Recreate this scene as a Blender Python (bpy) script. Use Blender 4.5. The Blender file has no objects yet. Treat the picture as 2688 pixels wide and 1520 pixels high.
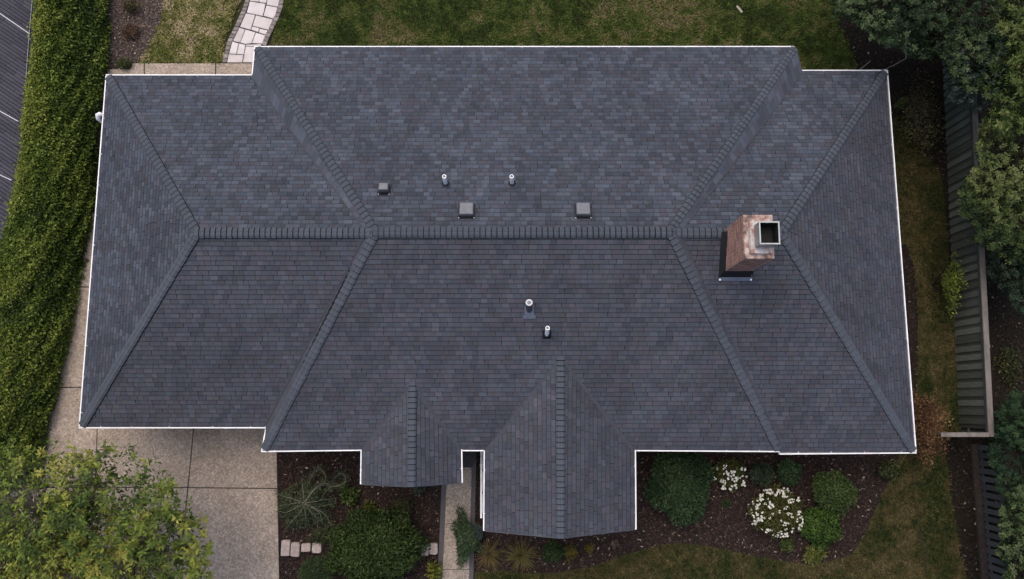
import bpy, math, random
import numpy as np
from mathutils import Vector

random.seed(11)
rng = np.random.default_rng(11)
SC = bpy.context.scene
COL = SC.collection
R = math.radians

# ------------------------------------------------------------------ camera, light
CAM_Z, TILT, FPX = 24.6, R(8.3), 2050.0        # a drone about 22 m above the eaves, tipped 8 degrees off plumb
CT, ST = math.cos(TILT), math.sin(TILT)
cam = bpy.data.cameras.new('camera')
cam.sensor_width = 36.0
cam.lens = FPX / 2688.0 * 36.0
cam.clip_end = 1000
camo = bpy.data.objects.new('camera', cam)
camo.location = (0, 0, CAM_Z)
camo.rotation_euler = (TILT, 0, 0)
COL.objects.link(camo)
SC.camera = camo

SUN_EL, SUN_ROT = R(68), R(-30)
W = bpy.data.worlds.new('World')
SC.world = W
W.use_nodes = True
wn = W.node_tree
bg = wn.nodes['Background']
sky = wn.nodes.new('ShaderNodeTexSky')
sky.sky_type = 'NISHITA'
sky.sun_disc = False
sky.sun_elevation = SUN_EL
sky.sun_rotation = SUN_ROT
sky.air_density = 1.0
sky.dust_density = 5.0
sky.ozone_density = 1.0
wn.links.new(sky.outputs[0], bg.inputs[0])
bg.inputs[1].default_value = 0.15
sun = bpy.data.lights.new('sun', 'SUN')
sun.energy = 0.6
sun.angle = R(70)
sun.color = (1.0, 0.94, 0.88)
suno = bpy.data.objects.new('sun', sun)
sd = Vector((math.sin(SUN_ROT) * math.cos(SUN_EL), math.cos(SUN_ROT) * math.cos(SUN_EL), math.sin(SUN_EL)))
suno.rotation_euler = (-sd).to_track_quat('-Z', 'Y').to_euler()
suno.location = sd * 60
COL.objects.link(suno)
SC.view_settings.view_transform = 'Standard'
SC.view_settings.look = 'None'
SC.view_settings.gamma = 1.0
SC.view_settings.use_curve_mapping = False
SC.view_settings.exposure = 0.62
SC.cycles.max_bounces = 5
SC.cycles.diffuse_bounces = 3
SC.cycles.use_denoising = True

# ------------------------------------------------------------------ geometry of sight (survey of the site from the picture)
def at(px, py, z=0.0):
    u, w = px - 1344.0, 760.0 - py
    down = FPX * CT - w * ST
    k = (CAM_Z - z) / down
    return Vector((u * k, (w * CT + FPX * ST) * k, z))

def at_plane(px, py, p0, n):
    a = at(px, py, 0.0)
    c = Vector((0, 0, CAM_Z))
    d = a - c
    t = (p0 - c).dot(n) / d.dot(n)
    return c + d * t

def project(P):
    P = np.asarray(P, float)
    dx, dy, dz = P[..., 0], P[..., 1], P[..., 2] - CAM_Z
    dep = dy * ST - dz * CT
    return np.stack([1344 + FPX * dx / dep, 760 - FPX * (dy * CT + dz * ST) / dep], -1)

# ------------------------------------------------------------------ object helpers
def tag(o, label=None, cat=None, group=None, kind=None):
    if label: o['label'] = label
    if cat: o['category'] = cat
    if group: o['group'] = group
    if kind: o['kind'] = kind
    return o

def link(o, parent=None):
    COL.objects.link(o)
    if parent is not None:
        o.parent = parent
    return o

def empty(name, loc=(0, 0, 0), rz=0.0):
    o = bpy.data.objects.new(name, None)
    o.location = loc
    o.rotation_euler = (0, 0, rz)
    o.empty_display_size = 0.2
    return link(o)

class MB:
    def __init__(s):
        s.v, s.f, s.m, s.t = [], [], [], []
    def quad(s, pts, m=0, tint=None):
        i = len(s.v)
        s.v += [tuple(p) for p in pts]
        s.f.append(tuple(range(i, i + len(pts))))
        s.m.append(m)
        s.t.append(tint)
    def hexa(s, lo, hi, m=0, cap=True):
        n = len(lo)
        i = len(s.v)
        s.v += [tuple(p) for p in lo] + [tuple(p) for p in hi]
        s.f.append(tuple(range(i + n, i + 2 * n))); s.m.append(m); s.t.append(None)
        if cap:
            s.f.append(tuple(reversed(range(i, i + n)))); s.m.append(m); s.t.append(None)
        for k in range(n):
            l = (k + 1) % n
            s.f.append((i + k, i + l, i + n + l, i + n + k)); s.m.append(m); s.t.append(None)
    def box(s, x0, y0, z0, x1, y1, z1, m=0):
        s.hexa([(x0, y0, z0), (x1, y0, z0), (x1, y1, z0), (x0, y1, z0)],
               [(x0, y0, z1), (x1, y0, z1), (x1, y1, z1), (x0, y1, z1)], m)
    def bar(s, a, b, w, h, up=(0, 0, 1), m=0):
        a, b = Vector(a), Vector(b)
        d = (b - a).normalized()
        r = d.cross(Vector(up)).normalized() * (w / 2)
        u = r.cross(d).normalized() * (h / 2)
        s.hexa([a - r - u, a + r - u, a + r + u, a - r + u], [b - r - u, b + r - u, b + r + u, b - r + u], m)
    def tube(s, pts, rad, seg=7, m=0, cap=True):
        rings = []
        pts = [Vector(p) for p in pts]
        if not hasattr(rad, '__len__'): rad = [rad] * len(pts)
        for k, p in enumerate(pts):
            d = (pts[min(k + 1, len(pts) - 1)] - pts[max(k - 1, 0)]).normalized()
            a = d.cross(Vector((0, 0, 1)))
            a = Vector((1, 0, 0)) if a.length < 0.05 else a.normalized()
            b = d.cross(a).normalized()
            i = len(s.v)
            for q in range(seg):
                t = 2 * math.pi * q / seg
                s.v.append(tuple(p + (a * math.cos(t) + b * math.sin(t)) * rad[k]))
            rings.append(i)
        for k in range(len(rings) - 1):
            for q in range(seg):
                l = (q + 1) % seg
                s.f.append((rings[k] + q, rings[k] + l, rings[k + 1] + l, rings[k + 1] + q)); s.m.append(m); s.t.append(None)
        if cap:
            s.f.append(tuple(reversed(range(rings[0], rings[0] + seg)))); s.m.append(m); s.t.append(None)
            s.f.append(tuple(range(rings[-1], rings[-1] + seg))); s.m.append(m); s.t.append(None)
    def mesh(s, name, mats):
        me = bpy.data.meshes.new(name)
        me.from_pydata(s.v, [], s.f)
        for m in (mats if isinstance(mats, (list, tuple)) else [mats]):
            me.materials.append(m)
        if any(s.m): me.polygons.foreach_set('material_index', s.m)
        if any(t is not None for t in s.t):
            at_ = me.attributes.new('tint', 'FLOAT_COLOR', 'CORNER')
            buf = []
            for f, t in zip(s.f, s.t):
                t = t or (0.05, 0.05, 0.06)
                buf += [t[0], t[1], t[2], 1.0] * len(f)
            at_.data.foreach_set('color', buf)
        me.update()
        return me
    def build(s, name, mats, parent=None, smooth=False):
        me = s.mesh(name, mats)
        if smooth: me.polygons.foreach_set('use_smooth', [True] * len(me.polygons))
        return link(bpy.data.objects.new(name, me), parent)

def copy_tree(o, parent=None):
    c = o.copy()
    COL.objects.link(c)
    c.parent = parent
    for ch in o.children:
        copy_tree(ch, c)
    return c

def np_mesh(name, V, Q, mat, tint=None, parent=None, smooth=False):
    """V (n,3), Q (m,4) quads, tint (n,3) colour of each vertex"""
    me = bpy.data.meshes.new(name)
    V = np.ascontiguousarray(V, np.float32)
    Q = np.ascontiguousarray(Q, np.int32)
    k = Q.shape[1]
    me.vertices.add(len(V)); me.vertices.foreach_set('co', V.ravel())
    me.loops.add(Q.size); me.loops.foreach_set('vertex_index', Q.ravel())
    me.polygons.add(len(Q))
    me.polygons.foreach_set('loop_start', np.arange(0, Q.size, k, dtype=np.int32))
    me.polygons.foreach_set('loop_total', np.full(len(Q), k, np.int32))
    if tint is not None:
        a = me.attributes.new('tint', 'FLOAT_COLOR', 'POINT')
        c = np.ones((len(V), 4), np.float32); c[:, :3] = tint
        a.data.foreach_set('color', c.ravel())
    me.materials.append(mat)
    me.update(calc_edges=True)
    me.validate()
    if smooth: me.polygons.foreach_set('use_smooth', np.ones(len(Q), bool))
    return link(bpy.data.objects.new(name, me), parent)

_perm = rng.random((256, 256))
def vnoise(x, y, sc):
    x = np.asarray(x, float) / sc + 1000; y = np.asarray(y, float) / sc + 1000
    i, j = np.floor(x).astype(int), np.floor(y).astype(int)
    fx, fy = x - i, y - j
    fx, fy = fx * fx * (3 - 2 * fx), fy * fy * (3 - 2 * fy)
    g = lambda a, b: _perm[a % 256, b % 256]
    return (g(i, j) * (1 - fx) + g(i + 1, j) * fx) * (1 - fy) + (g(i, j + 1) * (1 - fx) + g(i + 1, j + 1) * fx) * fy
def fnoise(x, y, sc):
    return (vnoise(x, y, sc) + 0.5 * vnoise(y + 17.3, x - 9.1, sc / 2.1) + 0.25 * vnoise(x + 5, y + 31, sc / 4.3)) / 1.75

# ------------------------------------------------------------------ materials
class N:
    def __init__(s, name):
        s.mat = bpy.data.materials.new(name)
        s.mat.use_nodes = True
        s.nt = s.mat.node_tree
        s.b = s.nt.nodes['Principled BSDF']
    def node(s, t, **kw):
        n = s.nt.nodes.new(t)
        for k, v in kw.items(): setattr(n, k, v)
        return n
    def link(s, a, b): s.nt.links.new(a, b)
    def coord(s, kind='Object'):
        return s.node('ShaderNodeTexCoord').outputs[kind]
    def noise(s, scale, detail=3, rough=0.6, vec=None):
        n = s.node('ShaderNodeTexNoise')
        n.inputs['Scale'].default_value = scale
        n.inputs['Detail'].default_value = detail
        n.inputs['Roughness'].default_value = rough
        if vec is None: vec = s.coord()
        s.link(vec, n.inputs['Vector'])
        return n.outputs['Fac']
    def ramp(s, fac, stops):
        r = s.node('ShaderNodeValToRGB')
        el = r.color_ramp.elements
        while len(el) < len(stops): el.new(0.5)
        for e, (p, c) in zip(el, stops):
            e.position = p
            e.color = (c[0], c[1], c[2], 1) if hasattr(c, '__len__') else (c, c, c, 1)
        s.link(fac, r.inputs[0])
        return r.outputs[0]
    def mix(s, a, b, fac, mode='MIX'):
        m = s.node('ShaderNodeMix', data_type='RGBA', blend_type=mode)
        for v, i in ((fac, 0), (a, 6), (b, 7)):
            if hasattr(v, 'is_output') or hasattr(v, 'links'): s.link(v, m.inputs[i])
            elif i == 0: m.inputs[0].default_value = v
            else: m.inputs[i].default_value = (v[0], v[1], v[2], 1) if hasattr(v, '__len__') else (v, v, v, 1)
        return m.outputs[2]
    def bump(s, fac, strength, dist=0.01):
        b = s.node('ShaderNodeBump')
        b.inputs['Strength'].default_value = strength
        b.inputs['Distance'].default_value = dist
        s.link(fac, b.inputs['Height'])
        s.link(b.outputs[0], s.b.inputs['Normal'])
    def out(s, col, rough=0.8, metal=0.0, spec=0.5):
        if hasattr(col, 'links'): s.link(col, s.b.inputs['Base Color'])
        else: s.b.inputs['Base Color'].default_value = (*col, 1)
        s.b.inputs['Roughness'].default_value = rough
        s.b.inputs['Metallic'].default_value = metal
        s.b.inputs['Specular IOR Level'].default_value = spec
        return s.mat

def plain(name, col, rough=0.7, var=0.18, scale=9.0, metal=0.0, spec=0.4):
    n = N(name)
    f = n.noise(scale, 4)
    lo = tuple(c * (1 - var) for c in col); hi = tuple(min(1, c * (1 + var)) for c in col)
    return n.out(n.ramp(f, [(0.3, lo), (0.7, hi)]), rough, metal, spec)

def tinted(name, rough=0.55, spec=0.3, grain=0.0, gscale=60.0, big=0.0, transl=0.0, mul=None):
    n = N(name)
    a = n.node('ShaderNodeAttribute', attribute_name='tint')
    c = a.outputs['Color']
    if mul: c = n.mix(c, mul, 1.0, 'MULTIPLY')
    if grain: c = n.mix(c, n.ramp(n.noise(gscale, 2, 0.7), [(0.25, 1 - grain), (0.75, 1 + grain)]), 1.0, 'MULTIPLY')
    if big: c = n.mix(c, n.ramp(n.noise(0.45, 4, 0.55), [(0.3, 1 - big), (0.7, 1 + big)]), 1.0, 'MULTIPLY')
    n.out(c, rough, 0, spec)
    if transl:
        t = n.node('ShaderNodeBsdfTranslucent'); n.link(c, t.inputs[0])
        m = n.node('ShaderNodeMixShader'); m.inputs[0].default_value = transl
        n.link(n.b.outputs[0], m.inputs[1]); n.link(t.outputs[0], m.inputs[2])
        o = [x for x in n.nt.nodes if x.type == 'OUTPUT_MATERIAL'][0]
        n.link(m.outputs[0], o.inputs[0])
    return n.mat

def aggregate(name, base, lo=0.68, hi=1.38):
    n = N(name)
    co = n.coord()
    v = n.node('ShaderNodeTexVoronoi'); v.inputs['Scale'].default_value = 26; n.link(co, v.inputs['Vector'])
    sp = n.node('ShaderNodeSeparateColor'); n.link(v.outputs['Color'], sp.inputs[0])
    f = n.ramp(sp.outputs[0], [(0.0, lo), (0.45, 0.95), (0.8, 1.12), (1.0, hi)])
    peb = n.mix(base, f, 1.0, 'MULTIPLY')
    peb = n.mix(peb, n.ramp(n.noise(0.8, 5, 0.6, co), [(0.3, (0.82, 0.80, 0.78)), (0.7, (1.12, 1.12, 1.12))]), 1.0, 'MULTIPLY')
    peb = n.mix(peb, n.ramp(n.noise(7, 4, 0.7, co), [(0.35, 0.86), (0.65, 1.1)]), 1.0, 'MULTIPLY')
    n.bump(v.outputs['Distance'], 0.5, 0.006)
    return n.out(peb, 0.85, 0, 0.3)

M = {}
M['shingle'] = tinted('shingle_granules', 0.85, 0.25, 0.10, 70, 0.13, mul=(0.89, 0.90, 0.925))
M['shingle_edge'] = plain('shingle_cut_edge', (0.009, 0.009, 0.011), 0.95, 0.2, 20, 0, 0.1)
M['felt'] = plain('roof_felt', (0.012, 0.012, 0.014), 0.95, 0.2, 6, 0, 0.1)
M['white'] = plain('white_paint', (0.68, 0.67, 0.665), 0.45, 0.14, 3.0)
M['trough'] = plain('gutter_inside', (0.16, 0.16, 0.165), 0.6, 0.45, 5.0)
M['siding'] = plain('siding_paint', (0.33, 0.31, 0.28), 0.6, 0.08, 3.0)
M['soffit'] = plain('soffit_paint', (0.62, 0.61, 0.6), 0.6, 0.06, 3.0)
M['hood'] = plain('vent_metal_grey', (0.125, 0.128, 0.142), 0.42, 0.15, 8, 0.2)
M['hood_side'] = plain('vent_metal_rim', (0.07, 0.072, 0.082), 0.4, 0.15, 8, 0.3)
M['black_metal'] = plain('black_flashing', (0.008, 0.008, 0.010), 0.6, 0.2, 6, 0.0, 0.3)
M['valley'] = plain('valley_roll', (0.047, 0.049, 0.060), 0.8, 0.15, 6, 0.0, 0.2)
M['apron'] = plain('apron_metal', (0.105, 0.120, 0.15), 0.4, 0.15, 6, 0.4)
M['pvc'] = plain('white_pvc', (0.84, 0.84, 0.85), 0.35, 0.05, 12)
M['pvc_in'] = plain('pipe_inside', (0.25, 0.25, 0.26), 0.6, 0.2, 12)
M['rubber'] = plain('rubber_boot', (0.010, 0.010, 0.012), 0.6, 0.3, 12)
M['galv'] = plain('galvanised_flue', (0.30, 0.31, 0.31), 0.42, 0.25, 9, 0.6)
M['soot'] = plain('sooty_steel', (0.004, 0.004, 0.004), 0.8, 0.3, 6)
M['mortar'] = plain('brick_mortar', (0.40, 0.32, 0.275), 0.9, 0.25, 14)
n = N('brick_clay')
oi = n.node('ShaderNodeObjectInfo')
isl = n.node('ShaderNodeNewGeometry')
ad = n.node('ShaderNodeMath', operation='ADD'); n.link(oi.outputs['Random'], ad.inputs[0]); n.link(isl.outputs['Random Per Island'], ad.inputs[1])
fr = n.node('ShaderNodeMath', operation='FRACT'); n.link(ad.outputs[0], fr.inputs[0])
c = n.ramp(fr.outputs[0], [(0.0, (0.18, 0.098, 0.080)), (0.4, (0.245, 0.135, 0.108)), (0.75, (0.30, 0.175, 0.142)), (1.0, (0.21, 0.125, 0.105))])
c = n.mix(c, n.ramp(n.noise(40, 3), [(0.3, 0.8), (0.7, 1.25)]), 1.0, 'MULTIPLY')
M['brick'] = n.out(c, 0.9, 0, 0.2)
n = N('weathered_crown')
f = n.noise(5.5, 5, 0.65)
c = n.ramp(f, [(0.38, (0.10, 0.08, 0.07)), (0.46, (0.26, 0.155, 0.125)), (0.54, (0.33, 0.25, 0.215)), (0.66, (0.44, 0.38, 0.345))])
M['crown'] = n.out(c, 0.9, 0, 0.2)
n = N('pale_mortar_slab')
f = n.noise(3.2, 5, 0.65)
c = n.ramp(f, [(0.44, (0.27, 0.155, 0.125)), (0.50, (0.38, 0.33, 0.30)), (0.6, (0.47, 0.43, 0.41))])
M['slab'] = n.out(c, 0.9, 0, 0.2)
M['drive'] = aggregate('exposed_aggregate', (0.292, 0.240, 0.194))
M['walk'] = aggregate('walkway_aggregate', (0.27, 0.225, 0.185))
M['joint'] = plain('joint_soil', (0.018, 0.015, 0.013), 0.95, 0.3, 10)
n = N('pale_flagstone')
oi = n.node('ShaderNodeObjectInfo')
c = n.ramp(oi.outputs['Random'], [(0.0, (0.45, 0.405, 0.39)), (0.5, (0.51, 0.46, 0.445)), (1.0, (0.55, 0.505, 0.49))])
c = n.mix(c, n.ramp(n.noise(3.0, 5, 0.65), [(0.3, 0.84), (0.55, 1.0), (0.75, 1.05)]), 1.0, 'MULTIPLY')
c = n.mix(c, n.ramp(n.noise(22, 3, 0.7), [(0.3, 0.93), (0.7, 1.05)]), 1.0, 'MULTIPLY')
M['flag'] = n.out(c, 0.8, 0, 0.25)
n = N('grey_edging_stone')
oi = n.node('ShaderNodeObjectInfo')
c = n.ramp(oi.outputs['Random'], [(0.0, (0.13, 0.115, 0.105)), (0.5, (0.19, 0.165, 0.15)), (1.0, (0.25, 0.22, 0.20))])
c = n.mix(c, n.ramp(n.noise(14, 4, 0.7), [(0.3, 0.75), (0.7, 1.25)]), 1.0, 'MULTIPLY')
M['edging'] = n.out(c, 0.9, 0, 0.2)
M['edge_strip'] = plain('slate_edging', (0.060, 0.056, 0.06), 0.8, 0.15, 8)
n = N('pale_block_stone')
oi = n.node('ShaderNodeObjectInfo')
c = n.ramp(oi.outputs['Random'], [(0.0, (0.30, 0.24, 0.215)), (1.0, (0.37, 0.31, 0.28))])
c = n.mix(c, n.ramp(n.noise(9, 5, 0.7), [(0.3, 0.72), (0.7, 1.2)]), 1.0, 'MULTIPLY')
M['block'] = n.out(c, 0.9, 0, 0.2)
n = N('bed_mulch')
c = n.ramp(n.noise(24, 5, 0.75), [(0.3, (0.008, 0.006, 0.005)), (0.55, (0.020, 0.014, 0.012)), (0.75, (0.042, 0.029, 0.025))])
n.bump(n.noise(30, 4), 0.9, 0.03)
M['mulch'] = n.out(c, 0.95, 0, 0.1)
n = N('dry_soil')
c = n.ramp(n.noise(9, 6, 0.75), [(0.3, (0.028, 0.020, 0.018)), (0.55, (0.060, 0.045, 0.038)), (0.75, (0.110, 0.085, 0.07))])
n.bump(n.noise(24, 4), 0.9, 0.03)
M['soil'] = n.out(c, 0.95, 0, 0.1)
M['wood_soil'] = plain('leaf_mould', (0.012, 0.0095, 0.007), 0.95, 0.6, 14, 0, 0.1)
n = N('lawn_soil')
c = n.ramp(n.noise(1.1, 6, 0.7), [(0.3, (0.030, 0.034, 0.010)), (0.55, (0.048, 0.048, 0.016)), (0.75, (0.075, 0.064, 0.026))])
n.bump(n.noise(40, 4), 0.8, 0.02)
M['lawn'] = n.out(c, 0.95, 0, 0.1)
n = N('far_ground')
c = n.ramp(n.noise(0.25, 6, 0.7), [(0.3, (0.022, 0.024, 0.010)), (0.6, (0.035, 0.032, 0.016))])
M['ground'] = n.out(c, 0.95, 0, 0.1)
M['leaf'] = tinted('leaf', 0.55, 0.16, 0.12, 30, 0, 0.12)
M['needle'] = tinted('needle', 0.6, 0.2)
M['grass'] = tinted('grass_blade', 0.75, 0.1, 0, 0, 0, 0.15)
M['chip'] = tinted('bark_chip', 0.9, 0.1)
M['petal'] = plain('white_petal', (0.55, 0.53, 0.45), 0.7, 0.15, 30, 0, 0.2)
M['bark'] = plain('grey_bark', (0.10, 0.085, 0.075), 0.9, 0.35, 12, 0, 0.1)
M['twig'] = plain('pale_twig', (0.17, 0.145, 0.115), 0.9, 0.3, 12, 0, 0.1)
M['dark_bark'] = plain('dark_bark', (0.035, 0.028, 0.024), 0.9, 0.35, 12, 0, 0.1)
def board_mat(name, a, b, scale=(6, 6, 1)):
    n = N(name)
    oi = n.node('ShaderNodeObjectInfo')
    c = n.ramp(oi.outputs['Random'], [(0.0, a), (1.0, b)])
    mp = n.node('ShaderNodeMapping'); n.link(n.coord(), mp.inputs[0]); mp.inputs['Scale'].default_value = scale
    c = n.mix(c, n.ramp(n.noise(3, 5, 0.7, mp.outputs[0]), [(0.3, 0.7), (0.7, 1.3)]), 1.0, 'MULTIPLY')
    return n.out(c, 0.85, 0, 0.2)
M['board'] = board_mat('mossy_board', (0.055, 0.060, 0.048), (0.115, 0.122, 0.102))
M['board_back'] = board_mat('dark_board', (0.042, 0.046, 0.036), (0.068, 0.073, 0.060))
M['cap'] = board_mat('weathered_cap', (0.115, 0.10, 0.088), (0.15, 0.132, 0.118), (3, 0.6, 3))
M['picket'] = board_mat('grey_picket', (0.040, 0.040, 0.042), (0.062, 0.062, 0.065))
M['wood'] = plain('old_wood', (0.30, 0.26, 0.21), 0.9, 0.2, 10)
M['zinc'] = plain('pale_metal_strip', (0.62, 0.62, 0.63), 0.5, 0.1, 5)
M['strip'] = plain('dull_metal_strip', (0.42, 0.42, 0.44), 0.5, 0.15, 5)
M['tile'] = plain('dark_paving', (0.030, 0.029, 0.030), 0.7, 0.3, 3)

# ------------------------------------------------------------------ sheets of ground
def sheet(name, pts, z, mat, kind='structure', cell=None):
    b = MB()
    b.quad([(p[0], p[1], z) for p in pts])
    o = b.build(name, mat)
    return tag(o, kind=kind)

def px_poly(pts, z=0.0):
    P = [at(x, y, z) for x, y in pts]
    a = sum(P[i].x * P[(i + 1) % len(P)].y - P[(i + 1) % len(P)].x * P[i].y for i in range(len(P)))
    return P if a > 0 else P[::-1]

def inside(px, py, poly):
    r = np.zeros(len(px), bool)
    j = len(poly) - 1
    for i in range(len(poly)):
        xi, yi, xj, yj = poly[i][0], poly[i][1], poly[j][0], poly[j][1]
        c = ((yi > py) != (yj > py)) & (px < (xj - xi) * (py - yi) / (yj - yi + 1e-12) + xi)
        r ^= c
        j = i
    return r

def scatter(poly, n):
    xs = [p[0] for p in poly]; ys = [p[1] for p in poly]
    area = abs(sum(poly[i][0] * poly[(i + 1) % len(poly)][1] - poly[(i + 1) % len(poly)][0] * poly[i][1] for i in range(len(poly)))) / 2
    bb = (max(xs) - min(xs)) * (max(ys) - min(ys))
    N_ = int(n * bb)
    x = rng.uniform(min(xs), max(xs), N_); y = rng.uniform(min(ys), max(ys), N_)
    k = inside(x, y, poly)
    return x[k], y[k]

b = MB(); b.quad([(-250, -250, -0.03), (250, -250, -0.03), (250, 250, -0.03), (-250, 250, -0.03)])
tag(b.build('ground', M['ground']), kind='structure')

LAWNS, BEDS = {}, {}
def region(store, key, pts): store[key] = px_poly(pts)

region(LAWNS, 'back', [(700, -80), (2190, -80), (2195, 40), (2205, 70), (2240, 150), (2252, 200), (2250, 330), (690, 330), (712, 120), (735, 40), (748, 0)])
region(LAWNS, 'path', [(445, -80), (640, -80), (632, 0), (600, 75), (585, 120), (583, 168), (365, 168), (392, 122), (407, 92), (425, 52), (431, 0)])
region(LAWNS, 'side', [(2300, 330), (2372, 300), (2425, 400), (2470, 460), (2482, 560), (2490, 700), (2507, 828), (2519, 1136), (2400, 1136), (2408, 960), (2410, 820), (2400, 700), (2378, 640), (2300, 630)])
region(LAWNS, 'front', [(1246, 1640), (1246, 1501), (1307, 1498), (1396, 1506), (1472, 1503), (1549, 1488), (1637, 1458), (1714, 1435), (1752, 1428), (1788, 1426),
       (1848, 1432), (1920, 1447), (1993, 1463), (2065, 1475), (2128, 1482), (2169, 1475), (2234, 1458), (2267, 1410), (2296, 1343), (2320, 1283), (2344, 1254), (2360, 1190), (2470, 1170),
       (2488, 1215), (2492, 1290), (2510, 1380), (2520, 1460), (2540, 1520), (2560, 1640)])
region(BEDS, 'hedge', [(225, -90), (445, -80), (431, 0), (425, 52), (407, 92), (392, 122), (365, 168), (340, 185), (283, 190), (255, 330), (235, 620), (205, 780), (160, 1010), (80, 1290), (-200, 1290), (-60, 780), (60, 300)])
region(BEDS, 'entry', [(725, 1150), (1160, 1150), (1159, 1272), (1148, 1640), (739, 1640)])
region(BEDS, 'front', [(1251, 1150), (2380, 1150), (2360, 1190), (2344, 1254), (2320, 1283), (2296, 1343), (2267, 1410), (2234, 1458), (2169, 1475), (2128, 1482), (2065, 1475),
       (1993, 1463), (1920, 1447), (1848, 1432), (1788, 1426), (1752, 1428), (1714, 1435), (1637, 1458), (1549, 1488), (1472, 1503), (1396, 1506), (1307, 1498), (1244, 1501)])
region(BEDS, 'wood', [(2190, -90), (2900, -90), (2900, 1700), (2560, 1700), (2540, 1520), (2520, 1460), (2510, 1380), (2492, 1290), (2488, 1215), (2470, 1170), (2519, 1136), (2507, 828),
       (2490, 700), (2482, 560), (2470, 460), (2425, 400), (2372, 300), (2300, 330), (2250, 330), (2252, 200), (2240, 150), (2205, 70), (2195, 40)])
region(BEDS, 'side', [(2300, 630), (2378, 640), (2400, 700), (2410, 820), (2408, 960), (2400, 1150), (2300, 1150)])
for k, p in LAWNS.items(): sheet('lawn', p, 0.0, M['lawn'])
for k, p in BEDS.items(): sheet('planting_bed' if k != 'wood' else 'woodland_soil', p, 0.004, M['soil'] if k == 'hedge' else M['wood_soil'] if k == 'wood' else M['mulch'])

# grass blades
def grass(poly, dens, cols, ln=(0.06, 0.15), patch=1.1, seed=0):
    x, y = scatter(poly, dens)
    x = x + rng.normal(0, 0.035, len(x)); y = y + rng.normal(0, 0.035, len(y))
    n_ = len(x)
    pn = fnoise(x + seed, y, patch); pf = fnoise(x, y + seed, patch / 4)
    pg = fnoise(x + 3.3, y - seed, 0.16)
    t = np.clip((pn - 0.5) * 1.5 + (pf - 0.5) * 1.2 + (pg - 0.5) * 1.5 + 0.5 + rng.normal(0, 0.15, n_), 0, 1)
    cols = np.array(cols)
    f = t * (len(cols) - 1); i = np.clip(f.astype(int), 0, len(cols) - 2); f = (f - i)[:, None]
    c = cols[i] * (1 - f) + cols[i + 1] * f
    c = c * rng.uniform(0.55, 1.5, (n_, 1))
    L = rng.uniform(*ln, n_); a = rng.uniform(0, 2 * np.pi, n_) ; tilt = rng.uniform(0.25, 1.25, n_)
    d = np.stack([np.cos(a) * np.sin(tilt), np.sin(a) * np.sin(tilt), np.cos(tilt)], 1)
    s = np.stack([-np.sin(a), np.cos(a), np.zeros(n_)], 1) * rng.uniform(0.007, 0.017, n_)[:, None]
    p = np.stack([x, y, np.full(n_, 0.002)], 1)
    mid = p + d * (L * 0.55)[:, None]
    tip = p + d * L[:, None]; tip[:, 2] -= L * 0.22; tip[:, 2] = np.maximum(tip[:, 2], 0.012)
    return np.stack([p - s * 0.6, mid - s, tip, mid + s], 1).reshape(-1, 3), np.repeat(c, 4, 0)

BACK = [(0.025, 0.040, 0.009), (0.044, 0.072, 0.014), (0.064, 0.096, 0.019), (0.088, 0.108, 0.028), (0.118, 0.112, 0.042), (0.165, 0.14, 0.07)]
DRY = [(0.105, 0.125, 0.030), (0.190, 0.185, 0.060), (0.29, 0.245, 0.115), (0.40, 0.33, 0.20)]
BROWN = [(0.016, 0.026, 0.007), (0.030, 0.036, 0.011), (0.044, 0.040, 0.015), (0.060, 0.046, 0.019), (0.095, 0.072, 0.034)]
for key, dens, cols, pt in (('back', 1500, BACK, 1.5), ('path', 1500, DRY, 0.9), ('side', 1100, BROWN, 1.2), ('front', 1200, BROWN, 1.0)):
    v, c = grass(LAWNS[key], dens, cols, patch=pt, seed=len(key) * 7)
    o = np_mesh('grass', v, np.arange(len(v)).reshape(-1, 4), M['grass'], c)
    tag(o, kind='stuff')

# bark chips and leaf litter
def chips(poly, dens, cols, pale=0.02, sz=(0.03, 0.085)):
    x, y = scatter(poly, dens)
    n_ = len(x)
    cols = np.array(cols)
    c = cols[rng.integers(0, len(cols), n_)] * rng.uniform(0.6, 1.35, (n_, 1))
    pl = rng.random(n_) < pale
    c[pl] = np.array([0.26, 0.21, 0.16]) * rng.uniform(0.5, 1.5, (pl.sum(), 1))
    L = sz[0] + (sz[1] - sz[0]) * rng.random(n_) ** 2; a = rng.uniform(0, 2 * np.pi, n_); wd = L * rng.uniform(0.18, 0.5, n_)
    tl = rng.normal(0, 0.35, (n_, 2))
    d = np.stack([np.cos(a), np.sin(a), tl[:, 0]], 1) * (L / 2)[:, None]
    s = np.stack([-np.sin(a), np.cos(a), tl[:, 1]], 1) * (wd / 2)[:, None]
    p = np.stack([x, y, 0.02 + rng.uniform(0, 0.025, n_)], 1)
    return np.stack([p - d - s, p + d - s, p + d + s, p - d + s], 1).reshape(-1, 3), np.repeat(c, 4, 0)
RED = [(0.046, 0.026, 0.022), (0.032, 0.021, 0.018), (0.020, 0.015, 0.013), (0.062, 0.040, 0.031), (0.034, 0.028, 0.024)]
TAN = [(0.115, 0.080, 0.066), (0.080, 0.062, 0.056), (0.160, 0.110, 0.085), (0.072, 0.065, 0.064), (0.050, 0.040, 0.037)]
DARK = [(0.014, 0.011, 0.009), (0.024, 0.018, 0.014), (0.042, 0.032, 0.025)]
for key, dens, cols, pale in (('entry', 700, RED, 0.022), ('front', 700, RED, 0.028), ('hedge', 800, TAN, 0.07), ('wood', 260, DARK, 0.02), ('side', 500, DARK, 0.02)):
    v, c = chips(BEDS[key], dens, cols, pale)
    tag(np_mesh('bark_mulch' if key not in ('wood',) else 'leaf_litter', v, np.arange(len(v)).reshape(-1, 4), M['chip'], c), kind='stuff')

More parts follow.
